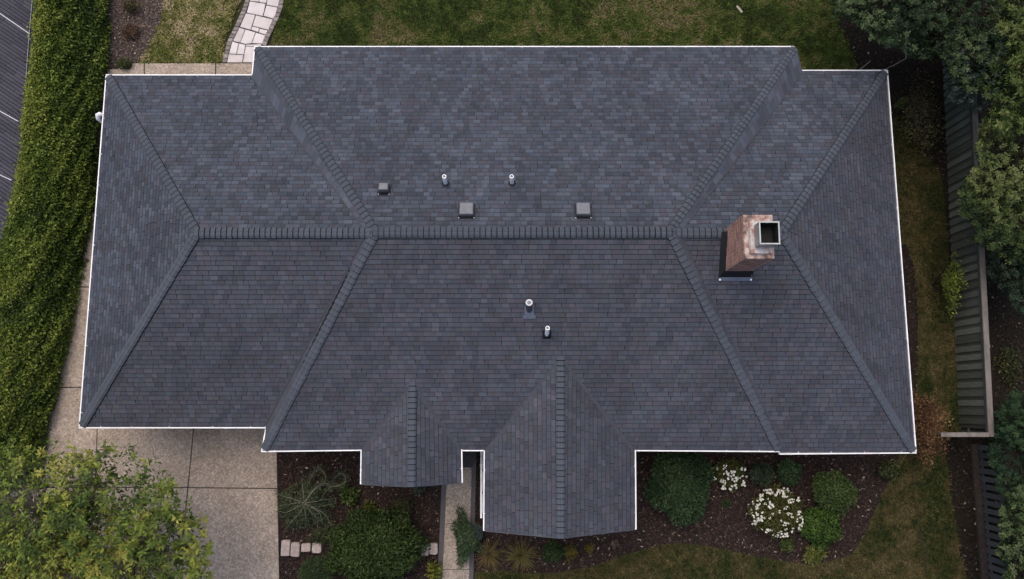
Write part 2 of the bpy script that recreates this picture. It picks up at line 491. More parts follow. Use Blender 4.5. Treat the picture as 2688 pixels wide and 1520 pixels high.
# ------------------------------------------------------------------ concrete and stone paving
def inset(P, d):
    out = []
    n_ = len(P)
    for i in range(n_):
        a, b_, c_ = P[i - 1], P[i], P[(i + 1) % n_]
        e1 = (b_ - a).normalized(); e2 = (c_ - b_).normalized()
        n1 = Vector((-e1.y, e1.x, 0)); n2 = Vector((-e2.y, e2.x, 0))
        m = n1 + n2
        m = m / max(0.35, m.dot(n1)) if m.length > 1e-6 else n1
        out.append(b_ + m * d)
    return out

def stone(name, pts, z0, z1, mat, parent, gap=0.008, bev=0.012, jz=0.0):
    P = px_poly(pts) if not isinstance(pts[0], Vector) else pts
    P = inset(P, gap)
    Q = inset(P, bev)
    z1 += random.uniform(-jz, jz)
    b = MB()
    n_ = len(P)
    lo = [(p.x, p.y, z0) for p in P]; mid = [(p.x, p.y, z1 - bev * 0.7) for p in P]; top = [(p.x, p.y, z1) for p in Q]
    b.v = lo + mid + top
    for k in range(n_):
        l = (k + 1) % n_
        b.f += [(k, l, n_ + l, n_ + k), (n_ + k, n_ + l, 2 * n_ + l, 2 * n_ + k)]
    b.f.append(tuple(range(2 * n_, 3 * n_)))
    b.m = [0] * len(b.f); b.t = [None] * len(b.f)
    return b.build(name, mat, parent)

drive = sheet('driveway', px_poly([(150, 1000), (205, 700), (300, 700), (300, 1100), (727, 1100), (727, 1185), (737, 1640), (-20, 1640), (70, 1290)]), 0.008, M['joint'])
for pts in ([(148, 1017), (300, 1017), (300, 1080), (259, 1080), (252, 1279), (70, 1279)],
            [(259, 1060), (516, 1060), (495, 1280), (252, 1279)],
            [(516, 1060), (726, 1060), (730, 1282), (495, 1280)],
            [(495, 1280), (730, 1282), (737, 1640), (457, 1640)],
            [(252, 1279), (495, 1280), (457, 1640), (225, 1640)],
            [(60, 1279), (252, 1279), (225, 1640), (-60, 1640)],
            [(198, 754), (290, 754), (290, 1017), (150, 1017)],
            [(228, 560), (300, 560), (300, 754), (199, 754)]):
    stone('concrete_slab', pts, 0.01, 0.05, M['drive'], drive, 0.014, 0.01)
bp = sheet('back_path', px_poly([(280, 175), (345, 175), (352, 164), (700, 164), (700, 330), (275, 330)]), 0.008, M['joint'])
for pts in ([(283, 183), (345, 182), (350, 167), (380, 167), (379, 330), (278, 330)], [(381, 167), (567, 167), (567, 330), (380, 330)], [(568, 167), (690, 167), (690, 330), (568, 330)]):
    stone('concrete_slab', pts, 0.01, 0.05, M['drive'], bp, 0.010, 0.01)

def zq(l): return [(560 + x / 8.09, y / 8.09) for x, y in l]
sp = sheet('stone_path', px_poly(zq([(700, -500), (1540, -500), (1515, 0), (1470, 210), (1400, 370), (1310, 560), (1200, 810), (1100, 1040), (1000, 1350), (195, 1345), (240, 1050), (330, 850), (480, 560), (610, 300), (690, 0)])), 0.008, M['joint'])
FLAGS = [[(800, -300), (1000, -290), (975, 55), (785, 35)], [(985, -120), (1165, -100), (1130, 80), (980, 60)], [(1160, -180), (1440, -160), (1420, 0), (1383, 162), (1138, 120), (1150, 0)],
         [(1010, -420), (1440, -420), (1440, -170), (1010, -290)], [(780, 40), (1120, 92), (1060, 355), (715, 285)], [(1135, 130), (1375, 172), (1330, 330), (1282, 415), (1070, 352)],
         [(700, 295), (900, 332), (800, 650), (572, 585)], [(910, 335), (1277, 425), (1180, 652), (838, 562)], [(835, 570), (988, 610), (968, 700), (806, 647)],
         [(992, 616), (1167, 660), (1120, 752), (972, 704)], [(560, 595), (684, 632), (578, 918), (423, 885)], [(690, 636), (905, 696), (820, 935), (690, 950), (582, 918)],
         [(910, 702), (1117, 760), (1042, 942), (825, 930)], [(408, 893), (549, 930), (500, 1162), (338, 1155)], [(555, 930), (694, 962), (657, 1173), (506, 1162)],
         [(700, 955), (1030, 945), (1020, 1010), (697, 992)], [(697, 996), (1020, 1014), (960, 1342), (634, 1340)], [(335, 1160), (650, 1180), (626, 1342), (298, 1342)]]
for f in FLAGS: stone('flagstone', zq(f), 0.01, 0.05, M['flag'], sp, 0.006, 0.012, 0.004)
def border(inn, out, n_):
    def res(pl, n_):
        P = [Vector((x, y, 0)) for x, y in pl]
        d = [0]
        for i in range(1, len(P)): d.append(d[-1] + (P[i] - P[i - 1]).length)
        r = []
        for k in range(n_ + 1):
            t = d[-1] * k / n_
            i = max(j for j in range(len(P) - 1) if d[j] <= t + 1e-9)
            f = (t - d[i]) / (d[i + 1] - d[i])
            r.append(P[i].lerp(P[i + 1], f))
        return r
    A, B = res(inn, n_), res(out, n_)
    for k in range(n_):
        j = lambda p: (p.x + random.uniform(-6, 6), p.y + random.uniform(-5, 5))
        stone('edging_stone', zq([(A[k].x, A[k].y), (A[k + 1].x, A[k + 1].y), j(B[k + 1]), j(B[k])]), 0.01, 0.065, M['edging'], sp, 0.007, 0.014, 0.008)
border([(800, -360), (790, 0), (715, 250), (570, 575), (423, 875), (335, 1160), (298, 1342)], [(705, -360), (692, 0), (612, 250), (475, 545), (322, 850), (236, 1140), (195, 1342)], 20)
border([(1440, -360), (1425, 0), (1380, 170), (1335, 330), (1285, 420), (1180, 655), (1110, 775), (1035, 960)], [(1535, -360), (1517, 0), (1475, 200), (1410, 375), (1318, 560), (1205, 810), (1160, 930), (1130, 1000)], 15)

wk = sheet('walkway', px_poly([(1160, 1150), (1251, 1150), (1243, 1640), (1146, 1640)]), 0.010, M['joint'])
for y0, y1 in ((1226, 1374), (1374, 1494), (1494, 1640)):
    xl = lambda y: 1174 - (y - 1226) * 0.046
    xr = lambda y: 1239 - (y - 1226) * 0.025
    stone('concrete_slab', [(xl(y0), y0), (xr(y0), y0), (xr(y1), y1), (xl(y1), y1)], 0.012, 0.05, M['walk'], wk, 0.006, 0.008)
stone('edging_strip', [(1161, 1240), (1174, 1240), (1155, 1640), (1143, 1640)], 0.012, 0.06, M['edge_strip'], wk, 0.002, 0.006)
stone('edging_strip', [(1239, 1200), (1251, 1200), (1240, 1640), (1228, 1640)], 0.012, 0.06, M['edge_strip'], wk, 0.002, 0.006)
stone('porch_floor', [(1150, 1100), (1253, 1100), (1251, 1199), (1239.5, 1225), (1172, 1225)], 0.012, 0.09, M['tile'], wk, 0.004, 0.01)
stone('pavement', [(-120, 1286), (58, 1288), (50, 1322), (-120, 1320)], -0.02, 0.055, plain('pale_concrete', (0.42, 0.40, 0.38), 0.9, 0.15, 5), None, 0, 0.01)['kind'] = 'structure'

# ------------------------------------------------------------------ the house
ZE, ZR, ZC = 2.60, 4.745, 4.81
house = empty('house', (0.3, 4.0, 0))
tag(house, 'wide low house with a dark slate-grey shingle hip roof, white gutters and a brick chimney', 'house')
HL = Vector(house.location)
def H(v): return Vector(v) - HL     # into the house's own frame

roof_b = MB()
SH = []          # every shingle: (area in px, list of (pts, mat, tint))
def clip(poly, sgn, axis, val):
    out = []
    for i in range(len(poly)):
        a, c_ = poly[i], poly[(i + 1) % len(poly)]
        da, dc = (a[axis] - val) * sgn, (c_[axis] - val) * sgn
        if da >= 0: out.append(a)
        if (da > 0 > dc) or (da < 0 < dc):
            t = da / (da - dc)
            out.append((a[0] + (c_[0] - a[0]) * t, a[1] + (c_[1] - a[1]) * t))
    return out
def clip_half(poly, a, b_):
    """keep the left side of a->b"""
    out = []
    s_ = lambda p: (b_[0] - a[0]) * (p[1] - a[1]) - (b_[1] - a[1]) * (p[0] - a[0])
    for i in range(len(poly)):
        p, q = poly[i], poly[(i + 1) % len(poly)]
        dp, dq = s_(p), s_(q)
        if dp >= 0: out.append(p)
        if (dp > 0 > dq) or (dp < 0 < dq):
            t = dp / (dp - dq)
            out.append((p[0] + (q[0] - p[0]) * t, p[1] + (q[1] - p[1]) * t))
    return out
PAL_REAR = np.array([(0.047, 0.056, 0.074), (0.056, 0.064, 0.082), (0.039, 0.044, 0.057), (0.050, 0.050, 0.063), (0.062, 0.069, 0.086), (0.044, 0.048, 0.058)])
PAL_FRONT = np.array([(0.049, 0.053, 0.067), (0.057, 0.058, 0.071), (0.042, 0.045, 0.058), (0.054, 0.051, 0.063), (0.047, 0.054, 0.066), (0.049, 0.050, 0.057)])
def shingle_plane(pts, pal, expo=0.131, name=None, deck=True, over=0.03, store=None, wr=(0.11, 0.215), shade_band=None):
    """pts: convex polygon, pts[0]->pts[1] is the eave, counter-clockwise seen from above"""
    store = SH if store is None else store
    rear = pal is PAL_REAR
    vr = 0.10 if rear else 0.09
    P = [Vector(p) for p in pts]
    u = (P[1] - P[0]).normalized()
    n_ = u.cross(sum(P[2:], Vector()) / (len(P) - 2) - P[0]).normalized()
    if deck: roof_b.quad([H(p - n_ * ((p - P[0]).dot(n_) + 0.006)) for p in P])
    if n_.z < 0: n_ = -n_
    v = n_.cross(u).normalized()
    cv = Vector((0, 0, CAM_Z)) - sum(P, Vector()) / len(P)
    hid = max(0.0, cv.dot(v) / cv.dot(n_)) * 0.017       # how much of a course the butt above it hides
    shade_band = shade_band or (0.010 + hid * 1.2)
    p2 = [((p - P[0]).dot(u), (p - P[0]).dot(v)) for p in P]
    p2[0] = (p2[0][0], p2[0][1] - over); p2[1] = (p2[1][0], p2[1][1] - over)
    vmax = max(p[1] for p in p2)
    k = 0
    off = random.uniform(0, 50)
    v0 = -over
    while v0 < vmax:
        v1 = v0 + expo
        row = clip(clip(p2, 1, 1, v0), -1, 1, v1)
        if len(row) >= 3:
            ua, ub = min(p[0] for p in row), max(p[0] for p in row)
            x = ua - random.uniform(0, 0.3)
            thick = random.random() < 0.5
            while x < ub:
                w_ = random.uniform(*wr) * (1.15 if not thick else 1.0)
                x1 = x + w_
                g = 0.0027
                tp = random.uniform(-0.014, 0.010)
                rect = [(x + g, v0), (x1 - g, v0), (x1 - g + tp, v1), (x + g + tp, v1)]
                pl = rect
                if x < ua + 0.02 or x1 > ub - 0.02 or True:
                    ctr_in = True
                    for i in range(len(p2)):
                        a, b_ = p2[i], p2[(i + 1) % len(p2)]
                        pl = clip_half(pl, a, b_)
                        if len(pl) < 3: break
                if len(pl) >= 3:
                    hb = 0.019 if thick else 0.0135
                    top = [P[0] + u * a + v * b_ + n_ * (hb + (0.002 - hb) * (b_ - v0) / expo) for a, b_ in pl]
                    low = [P[0] + u * a + v * (b_ - (0.013 if b_ - v0 < 0.002 else 0)) - n_ * 0.002 for a, b_ in pl]
                    q = vnoise(np.array([off + x * 1.0 - k * 0.075]), np.array([k * 0.131 * 0.8 + off]), 0.30)[0]
                    t = pal[random.randrange(len(pal))] * (0.84 + 0.32 * q) * random.uniform(1 - vr, 1 + vr) * (0.95 if thick else 1.05)
                    # shade painted in as a dark band along the head of every course
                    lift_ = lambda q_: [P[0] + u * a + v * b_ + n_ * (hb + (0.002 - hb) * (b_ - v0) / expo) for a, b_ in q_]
                    pm, pb = clip(pl, -1, 1, v1 - shade_band), clip(pl, 1, 1, v1 - shade_band)
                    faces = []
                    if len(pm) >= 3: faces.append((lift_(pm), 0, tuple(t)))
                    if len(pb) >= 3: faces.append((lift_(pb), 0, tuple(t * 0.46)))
                    m_ = len(pl)
                    for i in range(m_):
                        j = (i + 1) % m_
                        if pl[i][1] > v1 - 0.002 and pl[j][1] > v1 - 0.002: continue
                        faces.append(([low[i], low[j], top[j], top[i]], 1, None))
                    pr = project(np.array([tuple(p) for p in top]))
                    ar = abs(np.sum(pr[:, 0] * np.roll(pr[:, 1], -1) - np.roll(pr[:, 0], -1) * pr[:, 1])) / 2
                    c_ = sum(top, Vector()) / m_
                    store.append((ar, faces, c_))
                x = x1
                thick = not thick if random.random() < 0.75 else thick
        v0 = v1; k += 1
    return P[0], n_

def E(px, py): return at(px, py, ZE)
inx = 0.085
# gutter line corners (outer edge of the gutters)
g = dict(LRL=E(278, 195), LRR=E(661, 197), LFL=E(207, 1123), LFR=E(697, 1125), CRL=E(668, 120), CRR=E(2086, 123), CFL=E(686, 1183), CFR=E(2044, 1190),
         RRL=E(2101, 184), RRR=E(2330, 184), RFL=E(2044, 1186), RFR=E(2406, 1194))
for ks in (('LRL', 'LRR'), ('LFL', 'LFR'), ('CRL', 'CRR'), ('CFL', 'CFR'), ('RRL', 'RRR'), ('RFL', 'RFR')):   # eaves run true
    ym = sum(g[q].y for q in ks) / 2
    for q in ks: g[q].y = ym
dx, dy = Vector((inx, 0, 0)), Vector((0, inx, 0))
e = dict(LRL=g['LRL'] + dx - dy, LRR=g['LRR'] - dy, LFL=g['LFL'] + dx + dy, LFR=g['LFR'] + dy, CRL=g['CRL'] + dx - dy, CRR=g['CRR'] - dy, CFL=g['CFL'] + dx + dy, CFR=g['CFR'] + dy,
         RRL=g['RRL'] - dy, RRR=g['RRR'] - dx - dy, RFL=g['RFL'] + dy, RFR=g['RFR'] - dx + dy)
LR, VL, AL = at(517, 601, ZR), at(962, 607, ZR), at(985, 611, ZC)
RR, VR, AR = at(2052, 606, ZR), at(1784, 609, ZR), at(1760, 611, ZC)
RY = at(1344, 610, ZC).y
for q in (LR, VL, AL, RR, VR, AR): q.y = RY
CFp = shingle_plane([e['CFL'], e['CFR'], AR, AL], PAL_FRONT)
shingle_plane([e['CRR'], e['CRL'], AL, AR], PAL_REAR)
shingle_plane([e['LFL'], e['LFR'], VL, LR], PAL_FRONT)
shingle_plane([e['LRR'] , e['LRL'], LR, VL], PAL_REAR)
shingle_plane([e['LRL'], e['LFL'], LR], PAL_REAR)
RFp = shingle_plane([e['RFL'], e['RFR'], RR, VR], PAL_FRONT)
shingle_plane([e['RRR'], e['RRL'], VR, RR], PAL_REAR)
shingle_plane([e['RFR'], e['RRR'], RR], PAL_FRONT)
# steep little hip faces where the taller middle roof stands above the wings
def hip_face(c0, c1, v1, v0, pal):
    """c0->v0 is the hip line, c1->v1 the valley line"""
    roof_b.quad([H(p - Vector((0, 0, 0.004))) for p in (c0, c1, v1, v0)])
    n_ = max(3, int((v0 - c0).length / 0.21))
    up = Vector((0, 0, 0.012))
    for i in range(n_):
        for a0, a1 in ((0.0, 0.5), (0.5, 1.0)):
            gp = 0.0006 / (v0 - c0).length
            f0, f1 = i / n_ + gp, (i + 1) / n_ - gp
            hp = lambda f, a: c0.lerp(v0, f).lerp(c1.lerp(v1, f), a)
            pts = [hp(f0, a0) + up, hp(f0, a1) + up, hp(f1, a1) + up * 1.5, hp(f1, a0) + up * 1.5]
            if (pts[1] - pts[0]).cross(pts[3] - pts[0]).z < 0: pts = pts[::-1]
            t = pal[random.randrange(len(pal))] * random.uniform(0.98, 1.22)
            SH.append((60.0, [(pts, 0, tuple(t))], sum(pts, Vector()) / 4))
    m = MB()
    m.bar(H(c1 + Vector((0, 0, 0.035))), H(v1 + Vector((0, 0, 0.035))), 0.03, 0.014)
    return m.build('valley_strip', M['valley'], house)
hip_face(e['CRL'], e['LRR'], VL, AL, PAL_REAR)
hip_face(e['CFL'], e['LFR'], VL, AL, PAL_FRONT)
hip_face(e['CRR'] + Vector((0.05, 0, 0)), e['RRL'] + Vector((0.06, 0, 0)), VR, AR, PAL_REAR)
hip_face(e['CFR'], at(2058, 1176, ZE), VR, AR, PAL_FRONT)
# the two front gables
def gable(ax, ay, fx, fy, xl, xr, yl0, yr0, yl, yr):
    a = at_plane(ax, ay, *CFp)
    f = at(fx, fy, a.z)
    lb, lf = E(xl, yl0), E(xl - 1.5, yl)
    rb, rf = E(xr, yr0), E(xr + 1.5, yr)
    lb, lf, rb, rf = lb + dx, lf + dx, rb - dx, rf - dx
    lift = Vector((0, 0, 0.012))
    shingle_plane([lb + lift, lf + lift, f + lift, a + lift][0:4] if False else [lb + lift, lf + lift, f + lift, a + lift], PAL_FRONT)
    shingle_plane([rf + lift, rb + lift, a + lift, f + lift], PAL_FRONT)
    return a, f, lb, lf, rb, rf
G1 = gable(1083, 1010, 1080, 1277, 947, 1213, 1180, 1178, 1271, 1267)
G2 = gable(1472, 943, 1472, 1412, 1270, 1669, 1183, 1181, 1393, 1390)

roof = roof_b.build('roof', M['felt'], house)
def emit(store, name, field, parent, limit, mats):
    store.sort(key=lambda s: -s[0])
    for ar, faces, c_ in store[:limit]:
        b = MB()
        for pts, m, t in faces: b.quad([p - c_ for p in pts], m, t)
        o = b.build(name, mats, parent)
        o.location = H(c_)
    b = MB()
    for ar, faces, c_ in store[limit:]:
        for pts, m, t in faces: b.quad([H(p) for p in pts], m, t)
    o = b.build(field, mats, parent)
    o['kind'] = 'stuff'
# shingles lying wholly under a gable are never seen: drop them from the front slope
def under(c_):
    for a, f, lb, lf, rb, rf in (G1, G2):
        xm = a.x
        if c_.y < a.y:
            t = (a.y - c_.y) / (a.y - lb.y)
            if t < 1.02 and abs(c_.x - xm) < (rb.x - lb.x) / 2 * t - 0.25 and c_.z < a.z - 0.02:
                zg = ZE + (a.z - ZE) * (1 - abs(c_.x - xm) / ((rb.x - lb.x) / 2))
                if c_.z < zg - 0.06: return True
    return False
SH = [s for s in SH if not under(s[2])]
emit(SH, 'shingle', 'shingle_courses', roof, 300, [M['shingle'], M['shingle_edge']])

# ridge and hip caps
CAPS = []
def caps(a, b_, nl, nr, expo=0.165, half=0.137, pal=PAL_REAR, lift=0.022, n_end=0.0):
    """from the low end a to the high end b; nl, nr: horizontal directions to either side with their fall per metre"""
    a, b_ = Vector(a), Vector(b_)
    L = (b_ - a).length
    d = (b_ - a) / L
    def side(nv):
        h = Vector((nv[0], nv[1], 0)); h.normalize()
        s = Vector((h.x, h.y, -nv[2]))
        s = (s - d * s.dot(d)).normalized()
        return s
    sl, sr = side(nl), side(nr)
    up = (sl.cross(d)).normalized()
    up = (-(sl + sr)).normalized() if (sl + sr).length > 0.05 else Vector((0, 0, 1))
    if up.z < 0: up = -up
    up = (up - d * up.dot(d)).normalized()
    k = int(L / expo)
    ex = L / k
    prof = [(-1.0, 0.0), (-0.6, 0.022), (-0.25, 0.012), (0.0, 0.0), (0.25, 0.012), (0.6, 0.022), (1.0, 0.0)]
    for i in range(k):
        s0, s1 = i * ex, (i + 1) * ex + 0.004
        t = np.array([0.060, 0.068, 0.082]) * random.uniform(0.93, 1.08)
        def ring(s_, lf, wd):
            out = []
            for w_, bl in prof:
                sv = sl if w_ < 0 else sr
                p = a + d * s_ + sv * (abs(w_) * wd) + up * (lf + bl - (0.012 if w_ == 0 else 0.0))
                out.append(p)
            return out
        jw = random.uniform(-0.006, 0.006)
        r0, r1 = ring(s0, lift + 0.032, half + jw), ring(s1, lift, half + jw - 0.004)
        rb = ring(s0 - (0.016 if abs(b_.y - a.y) < 0.2 else 0.027), lift - 0.006, half + jw)
        faces = []
        for q in range(len(prof) - 1):
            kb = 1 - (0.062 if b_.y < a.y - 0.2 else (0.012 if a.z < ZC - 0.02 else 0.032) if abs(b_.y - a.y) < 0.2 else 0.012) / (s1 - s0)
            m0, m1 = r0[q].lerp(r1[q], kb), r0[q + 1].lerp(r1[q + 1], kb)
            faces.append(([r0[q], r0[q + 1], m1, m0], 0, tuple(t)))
            faces.append(([m0, m1, r1[q + 1], r1[q]], 0, tuple(t * 0.35)))  # darker head end paints in the shade line between caps
            faces.append(([rb[q], rb[q + 1], r0[q + 1], r0[q]], 1, None))
        for q, sv in ((0, sl), (len(prof) - 1, sr)):
            lo0, lo1 = r0[q] - up * 0.045 + sv * 0.007, r1[q] - up * 0.034 + sv * 0.007
            faces.append(([r0[q], r1[q], lo1, lo0], 0 if q == 0 else 1, tuple(t * 0.9) if q == 0 else None))
        CAPS.append(((b_ - a).length and 1.0 / (CAM_Z - (a + d * s0).z) * (1 - abs((a + d * s0).x) / 40), faces, a + d * (s0 + s1) / 2))
pf, pr_ = 0.40, 0.385
F_, B_, Lf, Rt = (0, -1, pf), (0, 1, pr_), (-1, 0, 0.6), (1, 0, 0.6)
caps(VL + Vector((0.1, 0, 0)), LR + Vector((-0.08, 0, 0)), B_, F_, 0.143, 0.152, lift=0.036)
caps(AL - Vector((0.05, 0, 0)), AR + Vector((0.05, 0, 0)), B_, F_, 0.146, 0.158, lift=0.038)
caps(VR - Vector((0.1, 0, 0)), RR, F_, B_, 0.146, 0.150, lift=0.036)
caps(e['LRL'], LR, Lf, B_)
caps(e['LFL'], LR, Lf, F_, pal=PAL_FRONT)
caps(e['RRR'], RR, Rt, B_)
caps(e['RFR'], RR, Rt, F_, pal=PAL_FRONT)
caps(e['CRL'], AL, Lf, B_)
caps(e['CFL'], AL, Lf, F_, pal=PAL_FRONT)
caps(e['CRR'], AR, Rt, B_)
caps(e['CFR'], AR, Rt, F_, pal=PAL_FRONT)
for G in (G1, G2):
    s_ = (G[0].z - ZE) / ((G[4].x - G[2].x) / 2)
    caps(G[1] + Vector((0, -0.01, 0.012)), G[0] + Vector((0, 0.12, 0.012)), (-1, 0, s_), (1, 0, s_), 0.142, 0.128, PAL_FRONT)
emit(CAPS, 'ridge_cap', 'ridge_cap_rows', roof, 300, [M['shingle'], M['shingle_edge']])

# valley flashings lying in the gable valleys
for G in (G1, G2):
    for k in (2, 4):
        a, b_ = G[0], G[k]
        m = MB()
        s_ = 1 if k == 4 else -1
        o1 = Vector((0.045 * s_, 0.03, 0.03)); o2 = Vector((-0.035 * s_, -0.03, 0.034))
        m.quad([H(p) for p in ((a + o2, a + o1, b_ + o1, b_ + o2) if s_ < 0 else (a + o1, a + o2, b_ + o2, b_ + o1))])
        m.build('valley_strip', M['valley'], house)

# gutters
def gutter(a, b_, out, ends=(0, 0), wid=0.115):
    a, b_, out = Vector(a), Vector(b_), Vector(out).normalized()
    d = (b_ - a).normalized()
    a = a - d * ends[0]; b_ = b_ + d * ends[1]
    o = empty('gutter', (0, 0, 0))
    COL.objects.unlink(o); bpy.data.objects.remove(o)
    m = MB()
    Z = Vector((0, 0, 1))
    sag = lambda p: p
    def strip(i0, i1, z0, z1, mi):
        lo = [a - out * i1, b_ - out * i1, b_ - out * i0, a - out * i0]
        m.hexa([H(p + Z * z0) for p in lo], [H(p + Z * z1) for p in lo], mi)
    strip(-0.004, 0.027, -0.10, 0.012, 0)        # rolled outer lip
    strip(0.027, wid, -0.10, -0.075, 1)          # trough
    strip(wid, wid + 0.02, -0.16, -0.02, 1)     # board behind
    # end caps
    for p, q in ((a, d), (b_, -d)):
        lo = [p + out * -0.036, p + out * -wid, p + out * -wid + q * 0.012, p + out * -0.036 + q * 0.012]
        if q.cross(out).z > 0: lo = lo[::-1]
        m.hexa([H(x + Z * -0.1) for x in lo], [H(x + Z * 0.0) for x in lo], 0)
    gt = m.build('gutter', [M['white'], M['trough']], house)
    L = (b_ - a).length
    k = max(1, int(L / 0.9))
    for i in range(k):
        p = a + d * (L * (i + 0.5) / k + random.uniform(-0.1, 0.1)) - out * 0.05
        h = MB()
        h.bar(H(p + out * 0.02 + Z * -0.002), H(p - out * 0.055 + Z * -0.004), 0.018, 0.006)
        h.build('hanger', M['white'], gt)
    return gt
U_, D_, Lx, Rx = (0, 1, 0), (0, -1, 0), (-1, 0, 0), (1, 0, 0)
gutter(g['LRL'], g['LRR'], U_)
gutter(g['LRL'] - dy * 0.5, g['LFL'] + dy * 0.5, Lx)
gutter(g['LFL'], g['LFR'], D_)
gutter(g['CRL'], g['LRR'] + Vector((0, 0.0, 0.004)), Lx)
gutter(g['CRL'], g['CRR'], U_)
gutter(g['LFR'] + Vector((0, 0, 0.004)), g['CFL'], Lx)
gutter(g['CFL'], E(947, 1183), D_)
gutter(E(1214, 1184), E(1270, 1184), D_)
gutter(E(1671, 1184), g['CFR'], D_)
gutter(g['RRL'], g['RRR'], U_)
gutter(g['RRR'] - dy * 0.5, g['RFR'] + dy * 0.5, Rx)
gutter(g['RFL'] + Vector((0.02, -0.03, 0.003)), g['RFR'], D_)
gutter(g['CRR'] + Vector((0.0, 0, 0)), g['CRR'] + Vector((0.0, -0.09, 0)), Rx)
for G in (G1, G2):
    gutter(G[2] - dx, G[3] - dx, Lx); gutter(G[5] + dx, G[4] + dx, Rx)
# grey splash tray filling the gutter corner by the garage
m = MB(); p0 = g['CFL']
m.box(*H(p0 + Vector((0.04, 0.04, -0.07))), *H(p0 + Vector((0.66, 0.125, -0.03))))
m.build('gutter_tray', M['galv'], house)
# white elbow of a rain pipe at the left gutter
m = MB(); p0 = E(264, 303)
m.tube([H(p0 + Vector((0.05, 0.02, -0.02))), H(p0 + Vector((-0.03, 0.04, 0.0))), H(p0 + Vector((-0.09, 0.02, -0.02))), H(p0 + Vector((-0.11, -0.06, -0.1))), H(p0 + Vector((-0.10, -0.09, -0.22))), H(p0 + Vector((0.1, -0.09, -0.5))), H(p0 + Vector((0.4, -0.09, -0.7))), H(p0 + Vector((0.44, -0.09, -2.5)))], [0.05, 0.065, 0.075, 0.07, 0.055, 0.045, 0.045, 0.045], 10)
m.build('rain_pipe', M['white'], house, True)

# barge boards, walls, soffits
for G in (G1, G2):
    for a, b_ in ((G[3], G[1]), (G[1], G[5])):
        m = MB(); y = Vector((0, -0.012, -0.085))
        m.bar(H(a + y), H(b_ + y), 0.024, 0.15)
        m.build('barge_board', M['hood_side'], house)
ins = 0.55
def wall_block(x0, y0, x1, y1, zt, dz):
    m = MB()
    m.box(*H((x0 + ins, y0 + ins, -0.02)), *H((x1 - ins, y1 - ins, zt)))
    # lap siding courses
    z = 0.25
    while z < zt - 0.1:
        for a, b_ in (((x0 + ins, y0 + ins), (x1 - ins, y0 + ins)), ((x1 - ins, y0 + ins), (x1 - ins, y1 - ins)), ((x1 - ins, y1 - ins), (x0 + ins, y1 - ins)), ((x0 + ins, y1 - ins), (x0 + ins, y0 + ins))):
            m.bar(H((*a, z)), H((*b_, z)), 0.03, 0.02)
        z += 0.18
    m.build('wall', M['siding'], house)
    s = MB()
    s.box(*H((x0 + 0.12, y0 + 0.12, 2.40 + dz)), *H((x1 - 0.12, y1 - 0.12, 2.43 + dz)))
    s.build('soffit', M['soffit'], house)
wall_block(g['LFL'].x, g['LFL'].y, -5.5, g['LRL'].y, 2.38, 0.0)
wall_block(-7.0, g['CFL'].y, 7.45, g['CRL'].y, 2.385, 0.004)
wall_block(5.5, g['RFR'].y, g['RFR'].x, g['RRR'].y, 2.39, 0.008)
wall_block(G1[3].x - 0.08, G1[3].y, G1[5].x + 0.08, 1.0, 2.37, 0.012)
wall_block(G2[3].x - 0.08, G2[3].y, G2[5].x + 0.08, 1.0, 2.375, 0.016)
for G in (G1, G2):   # gable triangles
    m = MB(); y0 = G[3].y + ins
    t = [(G[2].x + 0.2, y0, 2.35), (G[4].x - 0.2, y0, 2.35), (G[1].x, y0, G[1].z - 0.12)]
    m.hexa([H((p[0], p[1] + 0.1, p[2])) for p in t][::-1], [H(p) for p in t][::-1])
    m.build('gable_wall', M['siding'], house)

# ---- chimney
CX0, CX1, CY0, CY1, CZ = 5.55, 6.25, 3.417, 4.48, 6.25
m = MB(); m.box(*H((CX0 - 0.001, CY0 - 0.001, 3.9)), *H((CX1 + 0.001, CY1 + 0.001, CZ)))
chim = m.build('chimney', M['mortar'], house)
def brick_mesh(L, W_, Hh):
    b = MB(); c_ = 0.005
    b.v = [(-L/2, -W_/2, -Hh/2), (L/2, -W_/2, -Hh/2), (L/2, W_/2, -Hh/2), (-L/2, W_/2, -Hh/2), (-L/2, -W_/2, Hh/2), (L/2, -W_/2, Hh/2), (L/2, W_/2, Hh/2), (-L/2, W_/2, Hh/2)]
    b.f = [(0, 1, 5, 4), (1, 2, 6, 5), (2, 3, 7, 6), (3, 0, 4, 7), (4, 5, 6, 7), (3, 2, 1, 0)]
    b.m = [0] * 6; b.t = [None] * 6
    return b.mesh('brick', M['brick'])
BRK = {}
rest = MB()
bh, jt = 0.060, 0.017
zc = 4.15
row = 0
